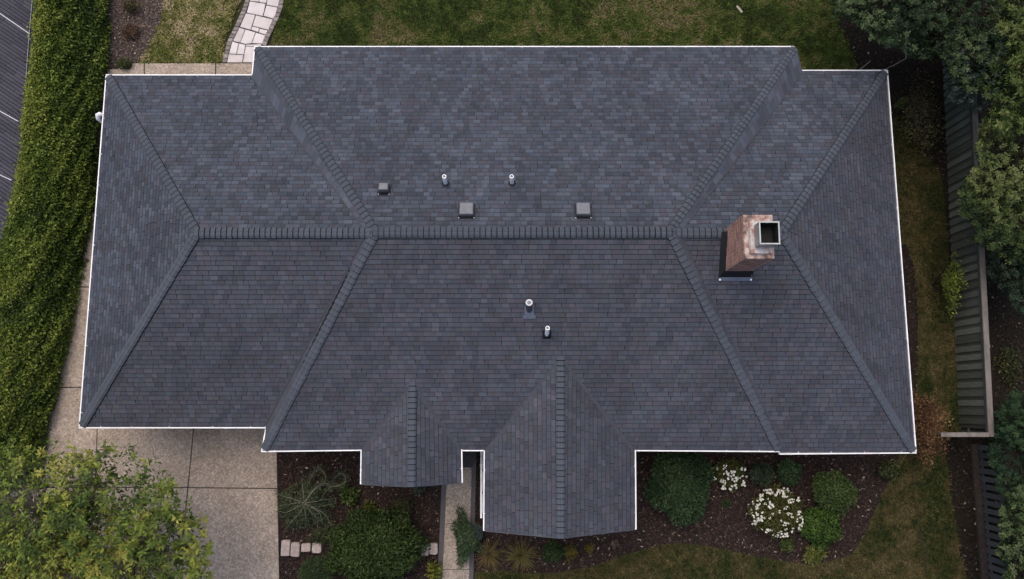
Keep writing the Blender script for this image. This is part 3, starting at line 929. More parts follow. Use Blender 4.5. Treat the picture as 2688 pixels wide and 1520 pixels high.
while zc + bh < CZ + 0.01:
    for face in range(4):
        L = (CY1 - CY0) if face in (0, 2) else (CX1 - CX0)
        x = 0.0 if (row + face) % 2 == 0 else -0.11
        while x < L - 0.01:
            a, b_ = max(0.0, x) + (jt / 2), min(L, x + 0.205)
            if x + 0.205 >= L - 0.03: b_ = L - jt / 2 + 0.003
            ln = round(b_ - a, 2)
            if ln > 0.04:
                c0 = (a + b_) / 2
                j = random.uniform(0.0, 0.006)
                if face == 0: ctr, rz = (CX0 + 0.02 - j, CY1 - c0), math.pi / 2
                elif face == 1: ctr, rz = (CX0 + c0, CY0 + 0.02 - j), 0
                elif face == 2: ctr, rz = (CX1 - 0.02 + j, CY0 + c0), math.pi / 2
                else: ctr, rz = (CX1 - c0, CY1 - 0.02 + j), 0
                p = H((ctr[0], ctr[1], zc + bh / 2))
                if face in (0, 1):
                    if ln not in BRK: BRK[ln] = brick_mesh(ln, 0.05, bh)
                    o = bpy.data.objects.new('brick', BRK[ln])
                    o.location = p; o.rotation_euler = (0, 0, rz + random.uniform(-0.01, 0.01))
                    link(o, chim)
                else:
                    h_ = (0.025, ln / 2) if face == 2 else (ln / 2, 0.025)
                    rest.box(p.x - h_[0], p.y - h_[1], p.z - bh / 2, p.x + h_[0], p.y + h_[1], p.z + bh / 2)
            x += 0.217
    zc += bh + jt
    row += 1
rest.build('brick_courses', M['brick'], chim)['kind'] = 'stuff'
def slab(name, x0, y0, x1, y1, z0, z1, s, mat, parent):
    b = MB()
    b.hexa([H(p) for p in ((x0, y0, z0), (x1, y0, z0), (x1, y1, z0), (x0, y1, z0))], [H(p) for p in ((x0 + s, y0 + s, z1), (x1 - s, y0 + s, z1), (x1 - s, y1 - s, z1), (x0 + s, y1 - s, z1))])
    return b.build(name, mat, parent)
slab('crown', CX0 - 0.012, CY0 - 0.012, CX1 + 0.012, CY1 + 0.012, CZ, CZ + 0.055, 0.012, M['crown'], chim)
slab('crown_slab', 5.655, 3.51, 6.172, 4.36, CZ + 0.058, CZ + 0.15, 0.014, M['slab'], chim)
fx0, fy0, fx1, fy1, fz0, fz1 = 5.762, 3.664, 6.225, 4.195, CZ + 0.15, 6.80
b = MB()
for x0, y0, x1, y1 in ((fx0, fy0, fx1, fy0 + 0.02), (fx0, fy1 - 0.02, fx1, fy1), (fx0, fy0 + 0.02, fx0 + 0.02, fy1 - 0.02), (fx1 - 0.02, fy0 + 0.02, fx1, fy1 - 0.02)):
    b.box(*H((x0, y0, fz0)), *H((x1, y1, fz1)))
b.build('flue', M['galv'], chim)
b = MB()
for x0, y0, x1, y1 in ((fx0 - 0.008, fy0 - 0.008, fx1 + 0.008, fy0 + 0.024), (fx0 - 0.008, fy1 - 0.024, fx1 + 0.008, fy1 + 0.008), (fx0 - 0.008, fy0 + 0.024, fx0 + 0.024, fy1 - 0.024), (fx1 - 0.024, fy0 + 0.024, fx1 + 0.008, fy1 - 0.024)):
    b.box(*H((x0, y0, fz1)), *H((x1, y1, fz1 + 0.012)))
b.build('flue_rim', M['galv'], chim)
b = MB()
b.box(*H((fx0 + 0.022, fy0 + 0.022, CZ + 0.02)), *H((fx1 - 0.022, fy1 - 0.022, fz0 + 0.004)))
for x0, y0, x1, y1 in ((fx0 + 0.021, fy0 + 0.021, fx1 - 0.021, fy0 + 0.03), (fx0 + 0.021, fy1 - 0.03, fx1 - 0.021, fy1 - 0.021), (fx0 + 0.021, fy0 + 0.03, fx0 + 0.03, fy1 - 0.03), (fx1 - 0.03, fy0 + 0.03, fx1 - 0.021, fy1 - 0.03)):
    b.box(*H((x0, y0, fz0 + 0.005)), *H((x1, y1, fz1 - 0.015)))
b.build('flue_liner', M['soot'], chim)
def rz(y):  # height of the right wing's roof at y
    p0, n_ = RFp
    if y <= RR.y: return p0.z - n_.y * (y - p0.y) / n_.z
    return ZR - (y - RR.y) * 0.37
b = MB()
zs = lambda y, d: rz(y) + d
L_ = CX0 - 0.125
yb, yt = CY0 - 0.16, CY1 + 0.03
# sloping black skirt on the left, from the roof up to the brick
b.hexa([H((L_, yb, zs(yb, -0.02))), H((CX0 + 0.01, yb, zs(yb, -0.02))), H((CX0 + 0.01, RR.y, ZR - 0.02)), H((L_, RR.y, ZR - 0.02))],
       [H((L_, yb, zs(yb, 0.05))), H((CX0 - 0.004, yb + 0.2, zs(CY0, 0.26))), H((CX0 - 0.004, RR.y, ZR + 0.22)), H((L_, RR.y, ZR + 0.06))])
b.hexa([H((CX0 - 0.02, yb, zs(yb, -0.02))), H((CX1 + 0.02, yb, zs(yb, -0.02))), H((CX1 + 0.02, CY0 + 0.01, zs(CY0, -0.02))), H((CX0 - 0.02, CY0 + 0.01, zs(CY0, -0.02)))],
       [H((CX0 - 0.02, yb + 0.05, zs(yb, 0.05))), H((CX1 + 0.02, yb + 0.05, zs(yb, 0.05))), H((CX1 + 0.008, CY0 - 0.004, zs(CY0, 0.2))), H((CX0 - 0.008, CY0 - 0.004, zs(CY0, 0.2)))])
b.hexa([H((CX1 - 0.01, yb + 0.1, zs(yb, -0.02))), H((CX1 + 0.08, yb + 0.1, zs(yb, -0.02))), H((CX1 + 0.08, yt, ZR - 0.04)), H((CX1 - 0.01, yt, ZR - 0.04))],
       [H((CX1 + 0.004, yb + 0.15, zs(CY0, 0.2))), H((CX1 + 0.08, yb + 0.1, zs(yb, 0.08))), H((CX1 + 0.08, yt, ZR + 0.03)), H((CX1 + 0.004, yt, ZR + 0.2))])
b.build('flashing', M['black_metal'], chim)
b = MB()
ya = yb - 0.07
b.hexa([H((L_, ya, zs(ya, 0.01))), H((CX1 + 0.06, ya, zs(ya, 0.01))), H((CX1 + 0.06, yb + 0.02, zs(yb + 0.02, 0.01))), H((L_, yb + 0.02, zs(yb + 0.02, 0.01)))],
       [H((L_, ya, zs(ya, 0.035))), H((CX1 + 0.06, ya, zs(ya, 0.035))), H((CX1 + 0.06, yb + 0.02, zs(yb + 0.02, 0.04))), H((L_, yb + 0.02, zs(yb + 0.02, 0.04)))])
b.build('apron', M['apron'], chim)
for x in (L_ + 0.035, CX1 + 0.025):
    b = MB(); b.box(*H((x - 0.02, ya + 0.006, zs(ya, 0.03))), *H((x + 0.02, ya + 0.05, zs(ya, 0.06))))
    b.build('flashing_corner', M['zinc'], chim)

# ---- roof vents and pipes
P_rear, n_rear = AL, ((e['CRL'] - e['CRR']).cross(AL - e['CRR'])).normalized()
if n_rear.z < 0: n_rear = -n_rear
P_front, n_front = CFp
def box_vent(px, py, w_, d_, h_, label=None):
    c_ = at_plane(px, py, P_rear, n_rear)
    u = Vector((1, 0, 0)); v = n_rear.cross(u).normalized(); nn = n_rear
    Q = lambda x, y, z: H(c_ + u * x + v * y + nn * z)
    o = MB()
    o.hexa([Q(-w_/2 - 0.03, -d_/2 - 0.03, 0.0), Q(w_/2 + 0.03, -d_/2 - 0.03, 0.0), Q(w_/2 + 0.03, d_/2 + 0.03, 0.0), Q(-w_/2 - 0.03, d_/2 + 0.03, 0.0)],
           [Q(-w_/2 - 0.03, -d_/2 - 0.03, 0.028), Q(w_/2 + 0.03, -d_/2 - 0.03, 0.028), Q(w_/2 + 0.03, d_/2 + 0.03, 0.028), Q(-w_/2 - 0.03, d_/2 + 0.03, 0.028)])
    o.hexa([Q(-w_/2 + 0.04, -d_/2 + 0.04, 0.028), Q(w_/2 - 0.04, -d_/2 + 0.04, 0.028), Q(w_/2 - 0.04, d_/2 - 0.04, 0.028), Q(-w_/2 + 0.04, d_/2 - 0.04, 0.028)],
           [Q(-w_/2 + 0.04, -d_/2 + 0.04, h_ * 0.6), Q(w_/2 - 0.04, -d_/2 + 0.04, h_ * 0.6), Q(w_/2 - 0.04, d_/2 - 0.04, h_ * 0.6), Q(-w_/2 + 0.04, d_/2 - 0.04, h_ * 0.6)])
    vt = o.build('roof_vent', M['black_metal'], house)
    if label: vt['label'] = label
    s = MB()
    z0, z1, z2 = h_ * 0.45, h_ * 0.92, h_
    r = lambda a, z: [Q(-w_/2 + a, -d_/2 + a, z), Q(w_/2 - a, -d_/2 + a, z), Q(w_/2 - a, d_/2 - a, z), Q(-w_/2 + a, d_/2 - a, z)]
    s.hexa(r(-0.005, z0), r(0.012, z1))
    s.build('hood_rim', M['hood_side'], vt)
    t = MB(); t.hexa(r(0.022, z1 + 0.001), r(0.03, z2))
    t.build('hood', M['hood'], vt)
    for sx in (-1, 1):
        f = MB(); q = Q(sx * (w_/2 + 0.005), d_ * -0.5 - 0.018, 0.034)
        f.box(q.x - 0.01, q.y - 0.01, q.z - 0.01, q.x + 0.01, q.y + 0.01, q.z + 0.008)
        f.build('screw', M['zinc'], vt)
box_vent(1009, 500, 0.275, 0.25, 0.20, 'smallest of the box vents')
box_vent(1225, 556, 0.385, 0.39, 0.17)
box_vent(1530, 556, 0.385, 0.39, 0.17)
def ring_pts(c_, r_, n_=14): return [c_ + Vector((math.cos(t) * r_, math.sin(t) * r_, 0)) for t in [2 * math.pi * i / n_ for i in range(n_)]]
def pipe(base, tp, r_, boot, flange, P0, nn, cap=True):
    u = Vector((1, 0, 0)); v = nn.cross(u).normalized()
    b = MB()
    d = (tp - base).normalized()
    b.tube([H(base - d * 0.2), H(tp)], r_, 14, 0, False)
    b.tube([H(tp), H(tp - d * 0.06)], r_ * 0.72, 14, 1, False)
    top, inn = [], []
    n_ = 14
    a = d.cross(Vector((0, 0, 1))); a = Vector((1, 0, 0)) if a.length < 0.05 else a.normalized(); bb = d.cross(a).normalized()
    for i in range(n_):
        t0, t1 = 2 * math.pi * i / n_, 2 * math.pi * (i + 1) / n_
        f = lambda t, rr: H(tp + (a * math.cos(t) + bb * math.sin(t)) * rr)
        b.quad([f(t0, r_), f(t1, r_), f(t1, r_ * 0.72), f(t0, r_ * 0.72)])
    b.quad([H(tp - d * 0.055 + (a * math.cos(2 * math.pi * i / n_) + bb * math.sin(2 * math.pi * i / n_)) * r_ * 0.72) for i in range(n_)], 1)
    o = b.build('vent_pipe', [M['pvc'], M['pvc_in']], house)
    c_ = MB()
    c_.tube([H(base - nn * 0.03), H(base + nn * 0.012), H(base + nn * 0.05), H(base + nn * 0.075)], [boot, boot, boot * 0.72, r_ * 1.12], 16, 0, False)
    c_.build('pipe_boot', M['rubber'], o)
    f = MB()
    s = flange
    lo = [(-s, -s), (s, -s), (s, s), (-s, s)]
    f.hexa([H(base + u * x + v * y) for x, y in lo], [H(base + u * x + v * y + nn * 0.024) for x, y in lo])
    f.build('flange', M['shingle_edge'] if cap else M['apron'], o)
    return o
for bx, by, tx, ty in ((1170, 482, 1166, 463), (1344, 481, 1343, 463)):
    base = at_plane(bx, by, P_rear, n_rear)
    pipe(base, at(tx, ty, base.z + 0.62), 0.054, 0.105, 0.07, P_rear, n_rear)
base = at_plane(1435.5, 878, P_front, n_front)
pipe(base, at(1437.3, 861, base.z + 0.62), 0.056, 0.105, 0.115, P_front, n_front)
# the short wide exhaust pipe with the pale ring
base = at_plane(1389.5, 812, P_front, n_front)
tp = at(1389, 795, base.z + 0.5)
d = (tp - base).normalized()
b = MB(); b.tube([H(base - d * 0.2), H(tp)], 0.088, 18, 0, True)
ex = b.build('exhaust_pipe', M['hood_side'], house)
b = MB(); b.tube([H(tp + d * 0.001), H(tp + d * 0.03)], [0.093, 0.09], 18, 0, True)
b.build('pipe_ring', M['strip'], ex)
b = MB(); b.tube([H(tp + d * 0.0305), H(tp + d * 0.036)], [0.052, 0.05], 16, 0, True)
b.tube([H(tp + d * 0.0365), H(tp + d * 0.05)], [0.03, 0.026], 10, 0, True)
b.build('pipe_grille', M['hood'], ex)
u = Vector((1, 0, 0)); v = n_front.cross(u).normalized()
b = MB()
for x0, x1, y0, y1, h_ in ((-0.125, 0.125, -0.16, 0.10, 0.026), (-0.165, 0.165, -0.25, -0.16, 0.03)):
    lo = [(x0, y0), (x1, y0), (x1, y1), (x0, y1)]
    b.hexa([H(base + u * x + v * y) for x, y in lo], [H(base + u * x + v * y + n_front * h_) for x, y in lo])
b.build('flange', M['apron'], ex)

# white rail beside the walkway, under the big gable's eave
rl = empty('porch_railing', at(1262, 1275, 0))
tag(rl, 'narrow white railing beside the walkway under the eave of the larger front gable', 'railing')
a, b_ = at(1263.5, 1172, 0.95) - rl.location, at(1263, 1360, 0.95) - rl.location
m = MB(); m.bar(a, b_, 0.055, 0.045); m.build('handrail', M['white'], rl)
m = MB(); m.bar(a + Vector((0, 0, -0.75)), b_ + Vector((0, 0, -0.75)), 0.04, 0.04); m.build('lower_rail', M['white'], rl)
for t in (0.02, 0.35, 0.68, 0.985):
    p = a.lerp(b_, t); m = MB(); m.box(p.x - 0.025, p.y - 0.025, 0, p.x + 0.025, p.y + 0.025, p.z - 0.023); m.build('post', M['white'], rl)

# ------------------------------------------------------------------ neighbour's roof at the left edge
nb = empty('neighbour_house', at(-150, 300, 0))
tag(nb, 'dark shingled neighbouring roof behind the hedge at the left edge', 'house')
HL = Vector(nb.location)
roof_b = MB()
NS = []
# courses run down to the right; the slope rises towards the lower left
ud = (at(80, 91, 3.0) - at(0, 36, 3.0)).normalized()
vd = Vector((ud.y, -ud.x, 0))
if vd.x > 0: vd = -vd
o0 = at(110, -60, 0.95)
tilt = 0.07
def NP(px, py):
    nn = Vector((-vd.x * tilt, -vd.y * tilt, 1)).normalized()
    return at_plane(px, py, o0, nn)
poly = [NP(x, y) for x, y in ((-60, -170), (60, -86), (92, -60), (80, 92), (72, 205), (60, 330), (30, 560), (-30, 660), (-260, 500))]
# order for the course generator: eave edge first, counter-clockwise from above
q = [NP(-160, -235), NP(106, -60), NP(96, 92), NP(88, 205), NP(60, 460), NP(25, 640), NP(-300, 640), NP(-420, 100)]
ar = sum(q[i].x * q[(i + 1) % len(q)].y - q[(i + 1) % len(q)].x * q[i].y for i in range(len(q)))
if ar < 0: q = [q[1], q[0]] + q[:1:-1]
PAL_N = np.array([(0.048, 0.046, 0.058), (0.045, 0.043, 0.054), (0.051, 0.049, 0.060)])
shingle_plane(q, PAL_N, expo=0.105, store=NS, wr=(0.3, 0.9), shade_band=0.03)
nroof = roof_b.build('roof', M['felt'], nb)
b = MB()
for ar, faces, c_ in NS:
    for pts, m_, t in faces: b.quad([H(p) for p in pts], m_, t)
b.build('shingle_courses', [M['shingle'], M['shingle_edge']], nroof)['kind'] = 'stuff'
for (x0, y0), (x1, y1) in (((-30, 15), (79, 90)), ((-30, 275), (50, 320)), ((-30, 445), (32, 474))):
    b = MB(); z_ = Vector((0, 0, 0.035))
    b.bar(H(NP(x0, y0) + z_), H(NP(x1, y1) + z_), 0.026, 0.012)
    b.build('metal_strip', M['strip'], nroof)
b = MB()
ed = [NP(92, -60), NP(79, 92), NP(73, 170), NP(70, 215)]
for p, q_ in zip(ed, ed[1:]): b.bar(H(p + Vector((0, 0, 0.04))), H(q_ + Vector((0, 0, 0.04))), 0.022, 0.02)
b.build('edge_trim', M['hood'], nb)
w0 = NP(40, 200)
b = MB()
b.hexa([H((p.x - 0.5, p.y, -0.02)) for p in (NP(30, 30), NP(20, 500), NP(-250, 560), NP(-330, 60))][::-1], [H((p.x - 0.5, p.y, 0.8)) for p in (NP(30, 30), NP(20, 500), NP(-250, 560), NP(-330, 60))][::-1])
b.build('wall', M['siding'], nb)

# ------------------------------------------------------------------ plants
def unit(a): return a / np.maximum(1e-9, np.linalg.norm(a, axis=1, keepdims=True))
def leaf_mesh(P, D, Nn, L, Wd, curl=0.15):
    D = unit(D)
    S_ = unit(np.cross(D, Nn)); Nn = np.cross(S_, D)
    L, Wd = L[:, None], Wd[:, None]
    mid = P + D * L * 0.5
    l = mid + S_ * Wd * 0.5 + Nn * Wd * curl
    r = mid - S_ * Wd * 0.5 + Nn * Wd * curl
    tip = P + D * L - Nn * L * 0.12
    return np.stack([P, l, tip, r], 1).reshape(-1, 3)
def pick(cols, t):
    cols = np.array(cols, float); t = np.clip(t, 0, 1) * (len(cols) - 1)
    i = np.clip(t.astype(int), 0, len(cols) - 2); f = (t - i)[:, None]
    return cols[i] * (1 - f) + cols[i + 1] * f
def foliage(name, P, Nn, size, cols, parent, mat=None, spread=0.8, aspect=0.45, tone=None, jit=0.42, flat=0.0, org=None):
    n_ = len(P)
    rnd = rng.normal(0, 1, (n_, 3))
    D = unit(Nn * (1 - flat) * 0.55 + rnd * spread)
    Nl = unit(Nn + np.array([0, 0, 0.6]) + rng.normal(0, 0.45, (n_, 3)))
    L = rng.uniform(*size, n_)
    V = leaf_mesh(P, D, Nl, L, L * aspect * rng.uniform(0.7, 1.2, n_))
    if tone is None: tone = fnoise(P[:, 0], P[:, 1], 0.5)
    c = pick(cols, (tone - 0.5) * 1.5 + 0.5 + rng.normal(0, 0.26, n_)) * rng.uniform(1 - jit, 1 + jit, (n_, 1))
    if org is not None: V = V - np.array(org)
    return np_mesh(name, V, np.arange(len(V)).reshape(-1, 4), mat or M['leaf'], np.repeat(c, 4, 0), parent)

def lump_dirs(n_, lo=-0.25):
    z = rng.uniform(lo, 1, n_); a = rng.uniform(0, 2 * np.pi, n_); s = np.sqrt(1 - np.clip(z, -1, 1) ** 2)
    return np.stack([s * np.cos(a), s * np.sin(a), z], 1)
def bush(name, label, cat, px, py, rx, ry, hgt, n_, size, cols, group=None, lump=0.2, spread=0.8, aspect=0.45, stems=5, zc=0.45, rough=0.12, mat=None, part='foliage', base=None):
    """px, py: where the middle of the crown shows; rx, ry in metres"""
    c_ = at(px, py, hgt * 0.7)
    root = empty(name, (c_.x, c_.y, 0))
    tag(root, label, cat, group)
    Pl = []
    nl = max(5, int(9 * rx / 0.5))
    ld = lump_dirs(nl, 0.0); lr = rng.uniform(0.25, 0.45, nl)
    for frac, k in ((0.72, 1.0), (0.28, 0.7)):
        m_ = int(n_ * frac)
        d = lump_dirs(m_)
        bulge = np.max(np.exp(-((d[:, None, :] - ld[None]) ** 2).sum(2) / (lr[None] ** 2)), 1)
        r_ = (1 - lump) + lump * bulge
        r_ *= rng.uniform(1 - rough, 1 + rough * 0.4, m_) * k
        p = d * np.array([rx, ry, hgt * (1 - zc)]) * r_[:, None] + np.array([0, 0, hgt * zc])
        p[:, 2] = np.maximum(p[:, 2], 0.03)
        Pl.append((p, d, bulge))
    P = np.concatenate([p[0] for p in Pl]); Nn = np.concatenate([p[1] for p in Pl]); bl = np.concatenate([p[2] for p in Pl])
    tone = 0.6 * fnoise(P[:, 0] + px, P[:, 1] + py, rx * 0.7) + 0.25 * bl + 0.1
    foliage(part, P, Nn, size, cols, root, mat, spread, aspect, tone)
    if stems:
        b = MB()
        for i in range(stems):
            t = random.uniform(0, 6.28)
            e_ = Vector((math.cos(t) * rx * 0.6, math.sin(t) * ry * 0.6, hgt * 0.65))
            b.tube([(0.03 * math.cos(t), 0.03 * math.sin(t), 0), e_ * 0.5 + Vector((0, 0, 0.05)), e_], [0.025, 0.016, 0.006], 5)
        b.build('stem', M['dark_bark'], root)
    return root

# ---- the clipped hedge: a long rounded body along its own line
hb = [(296, -90), (288, 0), (280, 165), (258, 330), (245, 600), (208, 760), (165, 1000), (119, 1190), (98, 1275)]
hr = [(238, -90), (238, 0), (240, 165), (242, 330), (237, 600), (201, 760), (158, 1000), (113, 1190), (93, 1275)]
ht = [(95, -90), (86, 0), (70, 160), (58, 262), (46, 420), (12, 560), (-45, 760), (-120, 1000), (-170, 1190), (-190, 1275)]
HT = 1.7
base_pts = [at(x, y, 0) for x, y in hb]
top_pts = [at(x, y, HT) for x, y in hr]
left_pts = [at(x, y, HT) for x, y in ht]
def along(P, t):
    ys = [p.y for p in P]
    y = np.array(t)
    xs = np.interp(-y, [-v_ for v_ in ys], [p.x for p in P])
    return xs
nh = 110000
y = rng.uniform(base_pts[-1].y, base_pts[0].y, nh)
xb, xr, xl = along(base_pts, y), along(top_pts, y), along(left_pts, y) + 0.05
t = rng.random(nh)
side = t < 0.08
far = t > 0.93
u_ = rng.random(nh)
X = np.where(side, xb, np.where(far, xl, xb + (xl - xb) * u_))
sh_ = np.clip((xb - X) / 1.05, 0, 1)
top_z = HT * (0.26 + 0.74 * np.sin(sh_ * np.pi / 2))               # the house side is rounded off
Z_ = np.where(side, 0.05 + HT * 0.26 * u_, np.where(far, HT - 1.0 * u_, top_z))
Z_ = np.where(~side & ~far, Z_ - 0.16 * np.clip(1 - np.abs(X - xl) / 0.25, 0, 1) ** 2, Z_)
lumps = (fnoise(X, y + 3 * Z_, 0.7) - 0.5) + 0.55 * (vnoise(X + 7, y + 3 * Z_, 0.19) - 0.5)
Nn = np.stack([np.where(side, 0.9, np.where(far, -0.9, 0.9 * (1 - sh_))), np.zeros(nh), np.where(side | far, 0.35, 1.0)], 1)
P = np.stack([X, y, Z_], 1) + Nn * (lumps * 0.34 - rng.random(nh) ** 2 * 0.24)[:, None] + rng.normal(0, 0.025, (nh, 3))
ho = at(160, 600, 0)
hed = empty('hedge', ho)
tag(hed, 'long clipped green hedge between the neighbouring roof and the house', 'hedge')
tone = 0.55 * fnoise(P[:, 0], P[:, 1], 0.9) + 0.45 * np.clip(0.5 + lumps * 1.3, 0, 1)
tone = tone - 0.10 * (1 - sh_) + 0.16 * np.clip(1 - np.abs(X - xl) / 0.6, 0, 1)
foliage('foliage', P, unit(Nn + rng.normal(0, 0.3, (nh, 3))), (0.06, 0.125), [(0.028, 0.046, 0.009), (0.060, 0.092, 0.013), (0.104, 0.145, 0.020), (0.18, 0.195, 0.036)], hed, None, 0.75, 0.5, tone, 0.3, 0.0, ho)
b = MB()
yy = base_pts[0].y - 0.4
while yy > base_pts[-1].y:
    x0 = float(along(base_pts, [yy])[0]) - 1.3
    p = Vector((x0, yy, 0)) - ho
    b.tube([p, p + Vector((0.05, 0.1, 0.7)), p + Vector((-0.1, 0.0, 1.4))], [0.04, 0.03, 0.012], 5)
    b.tube([p + Vector((0.05, 0.1, 0.6)), p + Vector((-0.5, 0.2, 1.4))], [0.025, 0.01], 5)
    yy -= 0.55
b.build('stem', M['dark_bark'], hed)

# ---- trees
def tree(name, label, px, py, rx, ry, z0, z1, n_cl, k, size, cols, trunk_px=None, group=None, aspect=0.4, cat='tree', clr=0.11, indiv=0, bark='bark', outline=None, limbs=10, droop=0.0, fill=0.45):
    zc_ = (z0 + z1) / 2
    c_ = at(px, py, zc_)
    tb = at(*trunk_px, 0) if trunk_px else Vector((c_.x, c_.y, 0))
    root = empty(name, (tb.x, tb.y, 0))
    tag(root, label, cat, group)
    cc = np.array([c_.x, c_.y, zc_])
    C = []
    while len(C) < n_cl:
        d = rng.normal(0, 1, 3); d /= np.linalg.norm(d)
        if d[2] < -0.45: continue
        r_ = rng.random() ** 0.45
        p = d * r_
        q_ = cc + p * np.array([rx, ry, (z1 - z0) / 2])
        if outline is not None:
            s = project(q_[None])[0] + (rng.normal(0, 16, 2) if indiv else 0)
            if not inside(np.array([s[0]]), np.array([s[1]]), outline)[0]: continue
        if fnoise(np.array([q_[0] * 1.0 + px]), np.array([q_[1] + q_[2] * 0.7]), 0.8)[0] < 0.40 and r_ > 0.3 and rng.random() < 0.75: continue
        C.append((q_, d * r_))
    cl = np.array([x[0] for x in C]); ax = np.array([x[1] for x in C])
    ax = unit(ax * np.array([1, 1, 0.6]) + np.array([0, 0, 0.75]) + rng.normal(0, 0.3, ax.shape))
    per = rng.poisson(k, n_cl) + 3
    idx = np.repeat(np.arange(n_cl), per)
    n_ = len(idx)
    A = ax[idx]
    rnd = unit(np.cross(A, rng.normal(0, 1, (n_, 3))))
    th = rng.uniform(0.75, 1.65, n_)[:, None]
    D = unit(A * np.cos(th) + rnd * np.sin(th) + np.array([0, 0, -droop]))
    P = cl[idx] + A * rng.uniform(-clr, clr * 0.25, n_)[:, None] + D * 0.015 + rng.normal(0, clr * 0.16, (n_, 3))
    Nl = unit(A + np.array([0, 0, 0.35]) + rng.normal(0, 0.35, (n_, 3)))
    L = rng.uniform(*size, n_)
    clt = fnoise(cl[:, 0] * 1.0 + py, cl[:, 1] + cl[:, 2], 0.9)[idx] + rng.normal(0, 0.13, n_cl)[idx]
    c = pick(cols, (clt - 0.5) * 1.6 + 0.5 + rng.normal(0, 0.12, n_)) * rng.uniform(0.78, 1.25, (n_, 1))
    Wd = L * aspect * rng.uniform(0.8, 1.15, n_)
    if fill:
        n2 = int(fill * n_)
        P2 = []
        while len(P2) < n2:
            d = rng.normal(0, 1, (n2 * 3, 3)); d /= np.linalg.norm(d, axis=1, keepdims=True)
            q2 = cc + d * (rng.random((len(d), 1)) ** 0.4) * np.array([rx, ry, (z1 - z0) / 2]) * 0.95
            q2[:, 2] -= (z1 - z0) * 0.30
            if outline is not None:
                sp_ = project(q2); q2 = q2[inside(sp_[:, 0], sp_[:, 1], outline)]
            P2 += list(q2)
        P2 = np.array(P2[:n2])
        P = np.concatenate([P, P2]); D = np.concatenate([D, unit(rng.normal(0, 1, (n2, 3)) + np.array([0, 0, -0.2]))]); Nl = np.concatenate([Nl, unit(rng.normal(0, 0.5, (n2, 3)) + np.array([0, 0, 1.0]))])
        L2 = rng.uniform(*size, n2) * 1.15
        L = np.concatenate([L, L2]); Wd = np.concatenate([Wd, L2 * aspect])
        c = np.concatenate([c, pick(cols[:2], rng.random(n2)) * rng.uniform(0.7, 1.2, (n2, 1))])
        n_ += n2
    V = leaf_mesh(P, D, Nl, L, Wd, 0.12)
    keep = np.ones(n_, bool)
    org = np.array([tb.x, tb.y, 0])
    if indiv:
        s = project(P)
        vis = (s[:, 0] > 5) & (s[:, 0] < 2683) & (s[:, 1] > 5) & (s[:, 1] < 1515)
        score = np.where(vis, P[:, 2] + 4 * L, -1)
        keep[np.argsort(-score)[:indiv]] = False
    Vq = V.reshape(-1, 4, 3)
    cr = np_mesh('crown', (Vq[keep] - org).reshape(-1, 3), np.arange(4 * keep.sum()).reshape(-1, 4), M['leaf'], np.repeat(c[keep], 4, 0), root)
    for i in np.nonzero(~keep)[0]:
        q_ = Vq[i]; o_ = q_[0]
        mid1 = (q_[0] * 0.5 + q_[2] * 0.5) - Nl[i] * Wd[i] * 0.06
        me = bpy.data.meshes.new('leaf')
        vs = [q_[0], q_[0] * 0.35 + q_[1] * 0.65, q_[1], q_[1] * 0.55 + q_[2] * 0.45, q_[2], q_[3] * 0.55 + q_[2] * 0.45, q_[3], q_[0] * 0.35 + q_[3] * 0.65, mid1]
        me.from_pydata([tuple(v_ - o_) for v_ in vs], [], [(0, 8, 1), (1, 8, 2), (2, 8, 3), (3, 8, 4), (4, 8, 5), (5, 8, 6), (6, 8, 7), (7, 8, 0)])
        a_ = me.attributes.new('tint', 'FLOAT_COLOR', 'POINT')
        a_.data.foreach_set('color', [*c[i], 1.0] * 9)
        me.materials.append(M['leaf'])
        o = bpy.data.objects.new('leaf', me)
        o.location = o_ - org
        link(o, cr)
    # trunk, limbs and twigs that carry the clumps
    b = MB()
    top = Vector((c_.x - tb.x, c_.y - tb.y, zc_ - (z1 - z0) * 0.2))
    b.tube([(0, 0, -0.1), top * 0.5 + Vector((0.05, -0.04, 0.1)), top], [0.05 + 0.022 * z1, 0.04 + 0.014 * z1, 0.03 + 0.006 * z1], 8)
    tr = b.build('trunk', M[bark], root)
    b = MB()
    lm = []
    for i in rng.choice(n_cl, min(limbs, n_cl), replace=False):
        e_ = Vector(cl[i] - org)
        s_ = top * random.uniform(0.55, 1.0)
        md = s_.lerp(e_, 0.5) + Vector((random.uniform(-0.15, 0.15), random.uniform(-0.15, 0.15), 0.12))
        b.tube([s_, md, e_], [0.04, 0.022, 0.006], 6)
        lm.append((md, e_))
    for i in range(n_cl):
        e_ = Vector(cl[i] - org)
        md = min((m_[0] for m_ in lm), key=lambda q_: (q_ - e_).length)
        if (md - e_).length < 1.6:
            b.tube([md, md.lerp(e_, 0.55) + Vector((0, 0, 0.05)), e_], [0.008, 0.005, 0.003], 4, 0, False)
    b.build('limb', M[bark], root)
    return root

